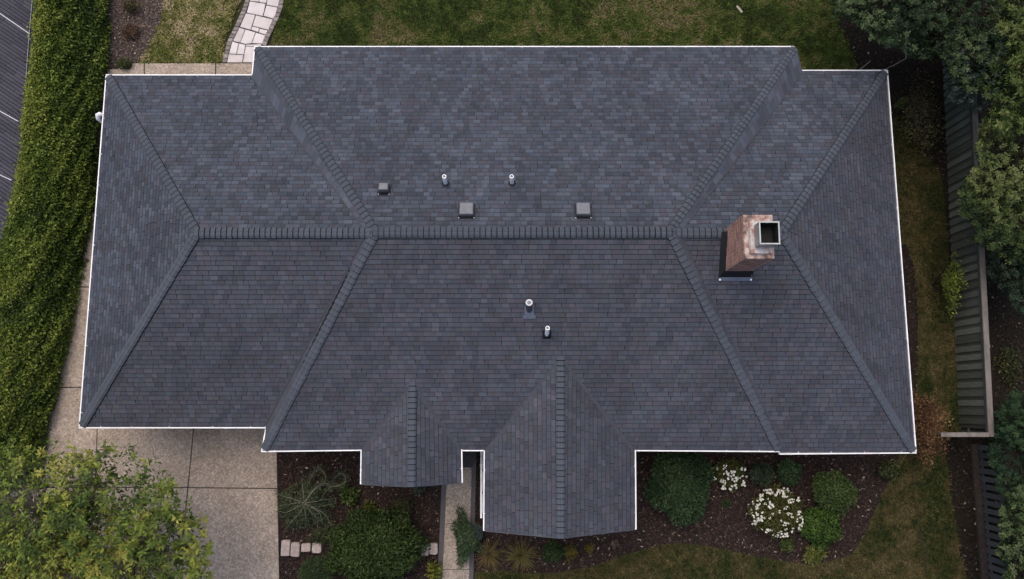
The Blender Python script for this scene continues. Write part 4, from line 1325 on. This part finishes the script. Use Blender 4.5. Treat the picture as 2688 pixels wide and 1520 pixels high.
OUT = [(-200, 1200), (0, 1178), (40, 1165), (72, 1140), (110, 1195), (190, 1190), (250, 1180), (300, 1162), (335, 1160), (365, 1195), (400, 1215), (455, 1262), (450, 1330), (505, 1335), (520, 1380), (535, 1430), (545, 1480), (535, 1620), (-200, 1620)]
tree('tree', 'yellow-green broadleaf tree overhanging the driveway beside the end of the hedge', 175, 1455, 3.9, 3.1, 2.6, 5.6, 2200, 11, (0.08, 0.155), [(0.038, 0.062, 0.014), (0.070, 0.105, 0.018), (0.120, 0.155, 0.024), (0.18, 0.20, 0.034), (0.23, 0.215, 0.045)],
     (60, 1560), None, 0.42, clr=0.2, fill=0.1, indiv=300, outline=OUT, limbs=26, bark='twig')
DG = [(0.010, 0.020, 0.008), (0.026, 0.046, 0.017), (0.054, 0.080, 0.032), (0.100, 0.126, 0.052)]
BG = [(0.020, 0.034, 0.024), (0.036, 0.054, 0.042), (0.062, 0.082, 0.070)]
YG = [(0.018, 0.034, 0.008), (0.038, 0.062, 0.012), (0.068, 0.095, 0.020), (0.110, 0.130, 0.040)]
OG = [(0.018, 0.032, 0.010), (0.038, 0.060, 0.016), (0.068, 0.092, 0.024), (0.105, 0.12, 0.04)]
O_BACK = [(2120, -300), (2178, 0), (2190, 45), (2215, 40), (2250, 60), (2300, 110), (2330, 120), (2370, 125), (2385, 150), (2420, 155), (2470, 150), (2500, 190), (2530, 230), (2600, 260), (2640, 100), (2800, -100), (2800, -300)]
tree('tree', 'large dark green spreading tree at the back right corner beyond the lawn', 2420, 0, 3.4, 3.4, 2.4, 5.2, 1900, 22, (0.055, 0.10), DG, (2450, 120), 'trees along the fence', 0.42, limbs=18, outline=O_BACK, bark='dark_bark')
O_BLUE = [(2470, 100), (2560, 20), (2660, 60), (2700, 200), (2640, 250), (2560, 300), (2490, 260)]
tree('tree', 'blue-grey leaved tree between the dark spreading tree and the top of the fence', 2580, 165, 1.5, 1.9, 2.0, 4.4, 520, 20, (0.045, 0.085), BG, (2600, 170), 'trees along the fence', 0.42, limbs=10, outline=O_BLUE, bark='dark_bark')
O_CORN = [(2640, -300), (2600, 0), (2620, 90), (2650, 110), (2590, 170), (2580, 230), (2610, 280), (2580, 320), (2640, 345), (2900, 400), (2900, -300)]
tree('tree', 'bright green long-leaved tree cut off by the upper right corner of the picture', 2690, 150, 1.5, 3.4, 3.2, 5.4, 560, 16, (0.085, 0.15), YG, (2720, 190), 'trees along the fence', 0.26, limbs=12, outline=O_CORN, bark='dark_bark')
O_OLV = [(2590, 290), (2560, 380), (2570, 430), (2530, 470), (2512, 530), (2530, 570), (2575, 600), (2540, 630), (2600, 655), (2640, 690), (2900, 700), (2900, 250)]
tree('tree', 'olive green tree leaning over the middle of the board fence', 2640, 500, 1.7, 2.8, 1.8, 4.4, 1050, 20, (0.05, 0.095), OG, (2660, 560), 'trees along the fence', 0.4, limbs=14, outline=O_OLV, bark='dark_bark')
O_DBG = [(2600, 640), (2590, 720), (2620, 745), (2655, 790), (2680, 830), (2900, 900), (2900, 600)]
tree('tree', 'dark blue-green tree behind the fence below the olive green one', 2665, 715, 1.2, 1.7, 1.0, 3.0, 230, 24, (0.055, 0.10), [(0.012, 0.022, 0.012), (0.024, 0.042, 0.022), (0.045, 0.066, 0.034)], (2680, 720), 'trees along the fence', 0.4, limbs=8, outline=O_DBG, bark='dark_bark')
O_EVG = [(2628, 1060), (2600, 1150), (2592, 1180), (2610, 1240), (2620, 1290), (2640, 1310), (2900, 1340), (2900, 980), (2660, 1030)]
tree('tree', 'dense dark evergreen beside the corner of the board fence', 2675, 1165, 1.2, 1.9, 0.7, 3.0, 560, 26, (0.05, 0.10), [(0.010, 0.026, 0.011), (0.020, 0.046, 0.018), (0.036, 0.068, 0.025)], (2670, 1160), 'trees along the fence', 0.22, limbs=8, bark='dark_bark', outline=O_EVG)
O_GLS = [(2660, 1280), (2635, 1320), (2625, 1370), (2630, 1420), (2618, 1450), (2640, 1490), (2640, 1640), (2900, 1640), (2900, 1250)]
tree('tree', 'glossy small-leaved tree over the picket fence in the lower right corner', 2680, 1420, 1.2, 2.5, 1.0, 3.4, 560, 18, (0.05, 0.095), [(0.012, 0.028, 0.009), (0.026, 0.050, 0.016), (0.05, 0.074, 0.024), (0.080, 0.10, 0.042)], (2690, 1420), 'trees along the fence', 0.45, limbs=10, outline=O_GLS, bark='dark_bark')

# ---- shrubs
bush('shrub', 'brown-green brushwood thicket under the trees beside the rear corner of the house', 'shrub', 2425, 300, 0.75, 1.5, 1.2, 2600, (0.04, 0.09), [(0.030, 0.030, 0.014), (0.060, 0.052, 0.026), (0.10, 0.082, 0.036), (0.075, 0.09, 0.03)], lump=0.45, rough=0.4, stems=16)
bush('shrub', 'low green tuft on the bare soil near the white gutter corner', 'shrub', 2372, 270, 0.28, 0.3, 0.4, 330, (0.05, 0.1), [(0.04, 0.055, 0.014), (0.08, 0.10, 0.03)], lump=0.4, rough=0.3, stems=3)
bush('shrub', 'yellow-green irregular shrub hanging over the lawn in front of the board fence', 'shrub', 2497, 738, 0.46, 1.0, 1.5, 2000, (0.06, 0.115), [(0.035, 0.05, 0.012), (0.075, 0.10, 0.016), (0.140, 0.16, 0.024)], lump=0.72, rough=0.35, zc=0.6)
bush('shrub', 'russet brown leaved bush against the front right corner of the house', 'shrub', 2442, 1112, 0.60, 1.25, 2.0, 7500, (0.035, 0.075), [(0.040, 0.021, 0.011), (0.090, 0.045, 0.022), (0.155, 0.078, 0.036), (0.21, 0.13, 0.06)], lump=0.45, rough=0.4, stems=12)
bush('shrub', 'small olive shrub under the front right gutter corner', 'shrub', 2340, 1235, 0.45, 0.36, 0.6, 700, (0.05, 0.1), [(0.018, 0.026, 0.008), (0.036, 0.048, 0.014), (0.066, 0.07, 0.025)], lump=0.4, rough=0.3)
bush('shrub', 'largest dark green dome shrub beside the bigger front gable', 'shrub', 1793, 1278, 1.06, 1.10, 1.15, 14000, (0.06, 0.12), [(0.011, 0.025, 0.010), (0.024, 0.048, 0.018), (0.044, 0.074, 0.027)], lump=0.28, rough=0.24, aspect=0.3)
bush('shrub', 'dark green round shrub with a bright new-growth patch near the right wing gutter', 'shrub', 2075, 1240, 0.40, 0.40, 0.65, 1900, (0.05, 0.09), [(0.012, 0.028, 0.012), (0.026, 0.05, 0.02), (0.045, 0.075, 0.03), (0.06, 0.125, 0.02)], lump=0.2, rough=0.15)
bush('shrub', 'dull green shrub between the small white-flowered bush and the round dark shrub', 'shrub', 2004, 1245, 0.42, 0.42, 0.6, 1700, (0.05, 0.09), [(0.018, 0.027, 0.014), (0.03, 0.044, 0.022), (0.05, 0.062, 0.028)], lump=0.3, rough=0.22)
bush('shrub', 'clipped grey-green round shrub above the brighter green one in the front bed', 'shrub', 2198, 1290, 0.70, 0.68, 0.95, 5200, (0.05, 0.105), [(0.024, 0.040, 0.016), (0.040, 0.064, 0.019), (0.068, 0.098, 0.022)], lump=0.3, rough=0.26)
bush('shrub', 'bright green rounded shrub just right of the large white-flowered bush', 'shrub', 2155, 1385, 0.70, 0.64, 0.8, 4400, (0.05, 0.11), [(0.018, 0.038, 0.009), (0.034, 0.068, 0.012), (0.062, 0.105, 0.016)], lump=0.3, rough=0.2)
bush('shrub', 'pale yellow-green shrub at the lawn edge below the bright green one', 'shrub', 2140, 1456, 0.42, 0.36, 0.5, 800, (0.06, 0.11), [(0.05, 0.065, 0.014), (0.09, 0.10, 0.022), (0.135, 0.135, 0.04)], lump=0.45, rough=0.3)
bush('shrub', 'little green shrub hugging the lower edge of the white-flowered bush', 'shrub', 2068, 1432, 0.27, 0.27, 0.4, 450, (0.05, 0.1), [(0.03, 0.045, 0.012), (0.06, 0.08, 0.02), (0.09, 0.11, 0.03)], lump=0.4, rough=0.3)
bush('shrub', 'tiny dark seedling alone on the mulch right of the dome shrub', 'shrub', 1908, 1322, 0.18, 0.18, 0.25, 170, (0.04, 0.08), [(0.018, 0.03, 0.010), (0.035, 0.05, 0.016)], lump=0.4, rough=0.3, stems=2)
bush('shrub', 'big green mound shrub at the bottom edge between driveway and walkway', 'shrub', 985, 1452, 1.50, 1.28, 1.3, 19000, (0.06, 0.115), [(0.008, 0.015, 0.004), (0.014, 0.026, 0.006), (0.023, 0.040, 0.009), (0.040, 0.060, 0.014)], lump=0.34, rough=0.2)
bush('shrub', 'finer grey-green shrub at the lower left foot of the big mound shrub', 'shrub', 826, 1502, 0.55, 0.46, 0.8, 4200, (0.035, 0.07), [(0.020, 0.036, 0.014), (0.034, 0.056, 0.018), (0.055, 0.08, 0.024)], lump=0.2, rough=0.14, aspect=0.3)
bush('shrub', 'loose conifer-like sprig shrub between weeping bush and big mound', 'shrub', 840, 1405, 0.44, 0.36, 0.5, 900, (0.05, 0.10), [(0.022, 0.032, 0.014), (0.04, 0.052, 0.022), (0.062, 0.072, 0.03)], lump=0.45, rough=0.4, aspect=0.25)
bush('shrub', 'leafy green plant nearest the weeping bush below the small gable', 'shrub', 916, 1302, 0.33, 0.33, 0.45, 300, (0.10, 0.17), [(0.022, 0.036, 0.010), (0.042, 0.062, 0.014), (0.07, 0.09, 0.02)], lump=0.4, rough=0.35, aspect=0.4, stems=3)
bush('shrub', 'yellow-tipped leafy plant in the mulch left of centre in the entry bed', 'shrub', 968, 1335, 0.32, 0.30, 0.4, 280, (0.08, 0.15), [(0.03, 0.04, 0.010), (0.07, 0.075, 0.014), (0.14, 0.13, 0.02)], lump=0.5, rough=0.4, aspect=0.38, stems=3)
bush('shrub', 'brownish twiggy shrub with a green top under the small gable', 'shrub', 1056, 1335, 0.40, 0.44, 0.55, 1100, (0.045, 0.09), [(0.030, 0.026, 0.012), (0.042, 0.042, 0.016), (0.04, 0.06, 0.014)], lump=0.4, rough=0.35)
bush('shrub', 'grey-green tuft peeping out below the tip of the small gable', 'shrub', 1098, 1285, 0.22, 0.18, 0.35, 260, (0.05, 0.09), [(0.035, 0.05, 0.035), (0.07, 0.09, 0.065)], lump=0.3, rough=0.25, stems=2)
bush('shrub', 'yellow-green upright plant beside the slate edging at the bottom of the entry bed', 'shrub', 1142, 1500, 0.26, 0.34, 0.5, 130, (0.14, 0.24), [(0.07, 0.08, 0.012), (0.12, 0.13, 0.02), (0.17, 0.16, 0.03)], lump=0.4, rough=0.4, aspect=0.28, stems=2)
bush('shrub', 'low dark green shrub right of the two bronze grass clumps', 'shrub', 1452, 1452, 0.44, 0.36, 0.45, 1500, (0.04, 0.08), [(0.012, 0.024, 0.008), (0.022, 0.042, 0.012), (0.04, 0.06, 0.018)], lump=0.35, rough=0.25)
bush('shrub', 'larger golden twiggy plant under the peak of the bigger gable', 'shrub', 1498, 1452, 0.30, 0.34, 0.4, 520, (0.04, 0.09), [(0.055, 0.05, 0.010), (0.11, 0.088, 0.014), (0.17, 0.125, 0.022)], lump=0.5, rough=0.45, aspect=0.3, stems=6)
bush('shrub', 'smaller golden twiggy plant standing apart on the mulch', 'shrub', 1547, 1442, 0.20, 0.20, 0.3, 260, (0.04, 0.08), [(0.06, 0.05, 0.010), (0.11, 0.088, 0.014), (0.16, 0.12, 0.022)], lump=0.5, rough=0.45, aspect=0.3, stems=4)
bush('shrub', 'rusty dead-looking low shrub in the back bed near the top of the hedge', 'shrub', 338, 78, 0.36, 0.34, 0.4, 700, (0.05, 0.10), [(0.045, 0.028, 0.016), (0.085, 0.052, 0.03), (0.14, 0.085, 0.05)], lump=0.4, rough=0.35, aspect=0.28)
bush('shrub', 'brown-green low shrub at the top edge of the back bed', 'shrub', 340, 14, 0.34, 0.30, 0.4, 560, (0.05, 0.10), [(0.03, 0.03, 0.012), (0.06, 0.052, 0.02), (0.10, 0.075, 0.035)], lump=0.4, rough=0.35, aspect=0.28)
bush('shrub', 'dark green tuft at the corner of the rear concrete path', 'shrub', 322, 164, 0.32, 0.22, 0.35, 480, (0.05, 0.11), [(0.018, 0.03, 0.008), (0.04, 0.052, 0.014), (0.075, 0.085, 0.025)], lump=0.35, rough=0.3, aspect=0.3)
bush('shrub', 'dry dead plant tuft on the mulch between gable and lawn', 'shrub', 1616, 1428, 0.16, 0.16, 0.15, 150, (0.04, 0.09), [(0.06, 0.045, 0.032), (0.12, 0.095, 0.07), (0.2, 0.16, 0.12)], lump=0.4, rough=0.4, aspect=0.2, stems=0)

# ---- white flowering shrubs: every flower head is a piece of its own
def flower_mesh(seed):
    r_ = random.Random(seed)
    b = MB()
    for k in range(7):
        t = r_.uniform(0, 6.28); rr = r_.uniform(0.012, 0.052)
        c_ = Vector((math.cos(t) * rr, math.sin(t) * rr, r_.uniform(-0.01, 0.02)))
        for q in range(5):
            a0 = 6.283 * q / 5 + t
            d0, d1, d2 = a0 - 0.5, a0, a0 + 0.5
            pt = lambda a, r: c_ + Vector((math.cos(a) * r, math.sin(a) * r, 0.004 + 0.2 * r))
            b.quad([c_, pt(d0, 0.016), pt(d1, 0.024), pt(d2, 0.016)])
    return b.mesh('flower_head', M['petal'])
FM = [flower_mesh(i) for i in range(5)]
def flowers(root, n_, rx, ry, hgt, zc, bias=(0, 0)):
    for i in range(n_):
        for _ in range(40):
            d = lump_dirs(1, 0.15)[0]
            if d[0] * bias[0] + d[1] * bias[1] > -0.25 + random.uniform(-0.3, 0.2): break
        p = Vector((d[0] * rx, d[1] * ry, hgt * zc + d[2] * hgt * (1 - zc)))
        o = bpy.data.objects.new('flower_head', FM[i % 5])
        o.location = p * 1.02 + Vector((0, 0, 0.04))
        o.rotation_euler = Vector((d[0] * 0.5, d[1] * 0.5, 1)).to_track_quat('Z', 'Y').to_euler()
        o.rotation_euler.z += random.uniform(0, 6)
        s = random.choice((random.uniform(0.5, 0.9), random.uniform(1.0, 1.6))); o.scale = (s, s, s)
        link(o, root)
FG = [(0.028, 0.034, 0.008), (0.050, 0.055, 0.012), (0.085, 0.082, 0.024)]
r_ = bush('flowering_shrub', 'large bush covered in white flower heads in the front bed', 'flowering shrub', 2045, 1345, 0.82, 0.72, 0.95, 5200, (0.05, 0.10), FG, 'white flowering shrubs', lump=0.25, rough=0.18)
flowers(r_, 78, 0.80, 0.70, 0.95, 0.45, (-0.55, -0.1))
r_ = bush('flowering_shrub', 'small white-flowered bush right beside the large dome shrub', 'flowering shrub', 1918, 1245, 0.56, 0.50, 0.7, 2300, (0.05, 0.10), FG, 'white flowering shrubs', lump=0.3, rough=0.22)
flowers(r_, 30, 0.50, 0.46, 0.7, 0.45, (-0.2, -0.75))

# ---- weeping bush with bare arching twigs
wb = empty('weeping_shrub', at(799, 1320, 0))
tag(wb, 'weeping grey-green bush with pale bare arching twigs beside the driveway', 'shrub')
ctr = Vector((0, 0, 0.75))
def wpt(zx, zy, z=0.6):
    return at(720 + zx / 4.29, 1190 + zy / 4.29, z) - Vector(wb.location)
TW = [[(345, 560, .8), (430, 430, .95), (560, 330, .85), (575, 250, .7), (510, 175, .6), (440, 220, .6), (390, 330, .55), (360, 420, .4)],
      [(350, 540, .8), (450, 400, .95), (560, 335, .9), (625, 380, .8), (560, 450, .6), (520, 540, .4)],
      [(625, 380, .8), (740, 360, .8), (800, 310, .7), (790, 250, .6), (740, 230, .55), (680, 280, .5), (630, 370, .35)],
      [(340, 560, .8), (200, 510, .75), (90, 480, .6), (20, 440, .4)], [(340, 570, .8), (230, 620, .7), (130, 665, .5), (50, 650, .35)],
      [(345, 570, .8), (280, 680, .7), (200, 760, .5), (140, 850, .3)], [(345, 580, .8), (350, 690, .7), (370, 800, .4)], [(350, 570, .8), (420, 670, .7), (490, 750, .5), (480, 870, .3)],
      [(350, 570, .8), (500, 660, .75), (540, 770, .55), (600, 860, .3)], [(350, 570, .8), (520, 650, .75), (600, 730, .6), (650, 850, .3)], [(350, 560, .8), (480, 540, .75), (600, 520, .5), (670, 600, .3)],
      [(340, 550, .8), (320, 400, .75), (310, 270, .5)], [(345, 560, .8), (250, 560, .7), (120, 580, .5), (60, 590, .4)], [(345, 565, .8), (440, 600, .7), (560, 590, .5), (660, 560, .3)]]
b = MB()
fp, fd = [], []
for tw in TW:
    pts = [wpt(*q_) for q_ in tw]
    # smooth the run of points
    sm = []
    for i in range(len(pts) - 1):
        p0, p1, p2, p3 = pts[max(i - 1, 0)], pts[i], pts[i + 1], pts[min(i + 2, len(pts) - 1)]
        for s in (0, 0.25, 0.5, 0.75):
            sm.append(0.5 * ((2 * p1) + (p2 - p0) * s + (2 * p0 - 5 * p1 + 4 * p2 - p3) * s * s + (3 * p1 - p0 - 3 * p2 + p3) * s ** 3))
    sm.append(pts[-1])
    b.tube(sm, [0.010 - 0.006 * i / len(sm) for i in range(len(sm))], 5)
    for p, q_ in zip(sm, sm[1:]):
        for _ in range(22):
            fp.append(p.lerp(q_, random.random()) + Vector((random.gauss(0, .07), random.gauss(0, .07), random.gauss(-.06, .05)))); fd.append((q_ - p).normalized() + Vector((random.gauss(0, .6), random.gauss(0, .6), 0.2)))
b.tube([(0, 0, 0), (0.02, 0.01, 0.4), ctr], [0.035, 0.028, 0.02], 7)
b.build('branches', M['twig'], wb)
for _ in range(2600):
    t = random.uniform(0, 6.28); r2 = 0.75 * random.random() ** 0.6
    fp.append(Vector((math.cos(t) * r2, math.sin(t) * r2 * 0.9 - 0.05, 0.55 * (1 - r2) + random.uniform(0, 0.12)))); fd.append(Vector((math.cos(t), math.sin(t), 0.3)))
fp, fd = np.array([tuple(p) for p in fp]), np.array([tuple(p) for p in fd])
foliage('foliage', fp, unit(fd), (0.04, 0.09), [(0.034, 0.052, 0.026), (0.056, 0.078, 0.036), (0.085, 0.105, 0.05)], wb, M['needle'], 0.5, 0.28, None, 0.3)

# ---- bronze grass clumps
def strap_clump(px, py, label, cols, rad=0.50, n_=260):
    root = empty('ornamental_grass', at(px, py, 0.1).xy.to_3d())
    tag(root, label, 'ornamental grass', 'bronze strap-leaved grass clumps')
    V, Cc, F = [], [], []
    for i in range(n_):
        a = random.uniform(0, 6.28); L = rad * random.uniform(0.55, 1.25); el = random.uniform(0.25, 1.25)
        w_ = random.uniform(0.004, 0.008)
        h_, rr = L * math.sin(el) * 1.0, L * math.cos(el) * 1.15
        c_ = pick(cols, np.array([random.random()]))[0] * random.uniform(0.75, 1.25)
        s_ = np.array([-math.sin(a), math.cos(a), 0]) * w_
        base_i = len(V)
        for t in (0, 0.35, 0.7, 1.0):
            p = np.array([math.cos(a) * rr * t, math.sin(a) * rr * t, 0.03 + h_ * (t * 1.6 - t * t * 0.95)])
            k = 1.0 if t < 0.8 else 0.15
            V += [p - s_ * k, p + s_ * k]; Cc += [c_, c_]
        for q in range(3):
            F.append((base_i + 2 * q, base_i + 2 * q + 1, base_i + 2 * q + 3, base_i + 2 * q + 2))
    np_mesh('blades', np.array(V), np.array(F), M['grass'], np.array(Cc), root)
    b = MB(); b.tube([(0, 0, 0), (0, 0, 0.1)], [0.05, 0.03], 7); b.build('stem', M['dark_bark'], root)
strap_clump(1284, 1456, 'bronze strap-leaved grass clump nearest the walkway', [(0.050, 0.045, 0.014), (0.095, 0.075, 0.028), (0.14, 0.085, 0.045)])
strap_clump(1368, 1458, 'olive strap-leaved grass clump right of the bronze one', [(0.05, 0.048, 0.014), (0.088, 0.075, 0.026), (0.12, 0.095, 0.036)])

# ---- dwarf pine by the walkway
bush('dwarf_pine', 'dark green dwarf pine bush spilling over the walkway', 'shrub', 1220, 1412, 0.52, 0.92, 0.85, 7500, (0.07, 0.13), [(0.014, 0.030, 0.012), (0.024, 0.048, 0.018), (0.042, 0.068, 0.028), (0.058, 0.082, 0.045)], lump=0.62, rough=0.25, aspect=0.2, mat=M['needle'], part='needles', spread=0.6)
bush('dwarf_pine', 'blue-grey tuft of pine between the dark dwarf pine and the gable eave', 'shrub', 1252, 1398, 0.22, 0.26, 0.7, 1700, (0.04, 0.08), [(0.030, 0.045, 0.036), (0.05, 0.07, 0.06), (0.075, 0.095, 0.085)], lump=0.3, rough=0.2, aspect=0.16, mat=M['needle'], part='needles', spread=0.6, stems=2)
bush('shrub', 'low olive ground plants on the dark soil behind the board fence', 'shrub', 2655, 960, 0.55, 1.0, 0.35, 900, (0.05, 0.10), [(0.016, 0.024, 0.008), (0.034, 0.040, 0.012), (0.062, 0.062, 0.022)], lump=0.5, rough=0.5, stems=3)

# ------------------------------------------------------------------ pale stone blocks edging the entry bed
def block(x0, y0, x1, y1, label):
    c_ = at((x0 + x1) / 2, (y0 + y1) / 2, 0.12)
    root = None
    q = [at(x, y, 0.15) - c_ for x, y in ((x0, y1), (x1, y1), (x1, y0), (x0, y0))]
    w_, h_ = (q[1].x - q[0].x) / 2, (q[2].y - q[1].y) / 2
    P = []
    r_ = 0.05
    for sx, sy in ((1, -1), (1, 1), (-1, 1), (-1, -1)):
        for k in range(3):
            a = {(1, -1): -90, (1, 1): 0, (-1, 1): 90, (-1, -1): 180}[(sx, sy)] + k * 45
            P.append(Vector((sx * (w_ - r_) + math.cos(R(a)) * r_ + random.uniform(-.008, .008), sy * (h_ - r_) + math.sin(R(a)) * r_ + random.uniform(-.008, .008), 0)))
    b = MB(); n_ = len(P)
    lev = [(0.0, 1.0), (0.10, 1.0), (0.135, 0.97), (0.15, 0.88)]
    for z, s in lev: b.v += [(p.x * s, p.y * s, z + random.uniform(-.003, .003)) for p in P]
    for l in range(len(lev) - 1):
        for k in range(n_):
            b.f.append((l * n_ + k, l * n_ + (k + 1) % n_, (l + 1) * n_ + (k + 1) % n_, (l + 1) * n_ + k))
    b.f.append(tuple(range(3 * n_, 4 * n_)))
    b.m = [0] * len(b.f); b.t = [None] * len(b.f)
    o = b.build('stone_block', M['block'])
    o.location = (c_.x, c_.y, 0.0); o.rotation_euler = (0, 0, random.uniform(-0.05, 0.05))
    tag(o, label, 'stone block', 'pale stone blocks edging the entry bed')
block(737, 1418, 762, 1460, 'largest pale stone block, touching the driveway edge')
block(763, 1424, 787, 1462, 'tall pale stone block second from the driveway')
block(790, 1426, 816, 1449, 'squat pale stone block third from the driveway')
block(819, 1425, 844, 1452, 'squat pale stone block against the big mound shrub on its left')
block(1106, 1428, 1126, 1460, 'pale stone block half under the right side of the big mound shrub')
block(1127, 1425, 1149, 1456, 'pale stone block touching the slate edging of the walkway')

# ------------------------------------------------------------------ fences
def fence_line(y): return 2484 + (y - 260) * (2519 - 2484) / (1131 - 260.0)
fa, fb_ = at(2474, 120, 0), at(2519, 1133, 0)
fr_ = empty('board_fence', fa.lerp(fb_, 0.5))
tag(fr_, 'mossy board-on-board fence with a weathered grey top cap along the right side', 'fence')
FO = Vector(fr_.location)
d = (fb_ - fa).normalized(); nrm = Vector((-d.y, d.x, 0))
if nrm.x > 0: nrm = -nrm           # towards the house
Lf_ = (fb_ - fa).length
pitch = 0.272
k = int(Lf_ / pitch)
def board_mesh(w_, t_, h_, mat):
    b = MB(); b.box(-w_ / 2, -t_ / 2, 0, w_ / 2, t_ / 2, h_); return b.mesh('board', mat)
FB, BB = board_mesh(0.172, 0.02, 1.56, M['board']), board_mesh(0.15, 0.018, 1.56, M['board_back'])
rzf = math.atan2(d.y, d.x)
for i in range(k):
    for me, off, s in ((FB, 0.022, 0.0), (BB, -0.008, pitch / 2)):
        o = bpy.data.objects.new('board', me)
        p = fa + d * (i * pitch + 0.1 + s + random.uniform(-0.006, 0.006)) + nrm * off
        o.location = Vector((p.x, p.y, 0.02 + random.uniform(-0.015, 0.01))) - FO
        o.rotation_euler = (0, 0, rzf + random.uniform(-0.012, 0.012))
        link(o, fr_)
b = MB(); b.bar(fa + Vector((0, 0, 1.60)) - FO, fb_ + d * 0.09 + Vector((0, 0, 1.60)) - FO, 0.16, 0.04); b.build('top_cap', M['cap'], fr_)
b = MB(); b.bar(fa + nrm * 0.052 + Vector((0, 0, 1.50)) - FO, fb_ + nrm * 0.052 + Vector((0, 0, 1.50)) - FO, 0.035, 0.09); b.build('rail', M['board_back'], fr_)
b = MB(); b.bar(fa - nrm * 0.04 + Vector((0, 0, 0.4)) - FO, fb_ - nrm * 0.04 + Vector((0, 0, 0.4)) - FO, 0.04, 0.09); b.build('rail', M['board_back'], fr_)
for i in range(6):
    p = fa.lerp(fb_, i / 5.0) - nrm * 0.09 - FO
    b = MB(); b.box(p.x - 0.045, p.y - 0.045, 0, p.x + 0.045, p.y + 0.045, 1.575); b.build('post', M['board_back'], fr_)
# the short return to the house
ra, rb_ = at(2470, 1141, 1.6), at(2602, 1141, 1.6)
rf_ = empty('return_fence', Vector((ra.x, ra.y, 0)).lerp(Vector((rb_.x, rb_.y, 0)), 0.5))
tag(rf_, 'short cross fence with a grey cap closing the side yard by the russet bush', 'fence')
FO = Vector(rf_.location)
b = MB(); b.bar(ra - FO, rb_ - Vector((0.09, 0, 0)) - FO, 0.125, 0.04, m=0); b.build('top_cap', M['cap'], rf_)
x = ra.x + 0.1
while x < rb_.x - 0.15:
    o = bpy.data.objects.new('board', FB); o.location = Vector((x, ra.y, 0.0)) - FO; link(o, rf_); x += 0.19
# open picket fence further on
pa, pb_ = at(2564, 1165, 0), at(2600, 1600, 0)
pf_ = empty('picket_fence', pa.lerp(pb_, 0.5))
tag(pf_, 'dark grey picket fence with open gaps behind the lower right lawn', 'fence')
FO = Vector(pf_.location)
d = (pb_ - pa).normalized(); rzf = math.atan2(d.y, d.x); nrm = Vector((d.y, -d.x, 0))
PM = board_mesh(0.15, 0.025, 1.45, M['picket'])
for i in range(int((pb_ - pa).length / 0.235)):
    o = bpy.data.objects.new('picket', PM); p = pa + d * (i * 0.235 + 0.1)
    o.location = Vector((p.x, p.y, 0.03)) - FO; o.rotation_euler = (0, 0, rzf + random.uniform(-0.01, 0.01)); link(o, pf_)
for z in (0.14, 0.95):
    b = MB(); b.bar(pa + Vector((0.03, 0, z)) - FO, pb_ + Vector((0.03, 0, z)) - FO, 0.04, 0.1); b.build('rail', M['picket'], pf_)
b = MB(); b.bar(pa + Vector((-0.13, 0, 0.06)) - FO, pb_ + Vector((-0.13, 0, 0.06)) - FO, 0.2, 0.1); b.build('base_board', M['dark_bark'], pf_)

# ------------------------------------------------------------------ small things lying about
b = MB(); b.box(-0.14, -0.035, 0, 0.14, 0.035, 0.045); o = b.build('wood_offcut', M['wood'])
p = at(1940, 25, 0.06); o.location = (p.x, p.y, 0.06); o.rotation_euler = (0, 0.1, R(-50)); tag(o, 'short pale piece of wood lying on the back lawn', 'wood')
p = at(2270, 172, 0.1)
b = MB(); q = [at(2250, 188, 0.12) - p, at(2272, 171, 0.14) - p, at(2285, 160, 0.1) - p]; b.tube(q, [0.02, 0.017, 0.012], 6); o = b.build('fallen_branch', M['twig'])
o.location = p; tag(o, 'short straight bare stick just behind the right wing gutter', 'branch')
p = at(2360, 158, 0.1)
b = MB(); q = [at(2318, 184, 0.1) - p, at(2345, 172, 0.16) - p, at(2378, 154, 0.2) - p, at(2380, 134, 0.18) - p]; b.tube(q, [0.012, 0.018, 0.02, 0.016], 6); o = b.build('fallen_branch', M['twig'])
o.location = p; tag(o, 'bent bare branch lying in the dark soil under the trees', 'branch')
p = at(2400, 1380, 0.02)
b = MB(); q = [at(x, y, 0.07) - p for x, y in ((2394, 1240), (2402, 1310), (2412, 1390), (2424, 1450), (2436, 1530), (2445, 1600))]; b.tube(q, 0.009, 5); o = b.build('garden_cable', M['dark_bark'])
o.location = p; tag(o, 'thin dark cable lying across the brown lower right lawn', 'cable')
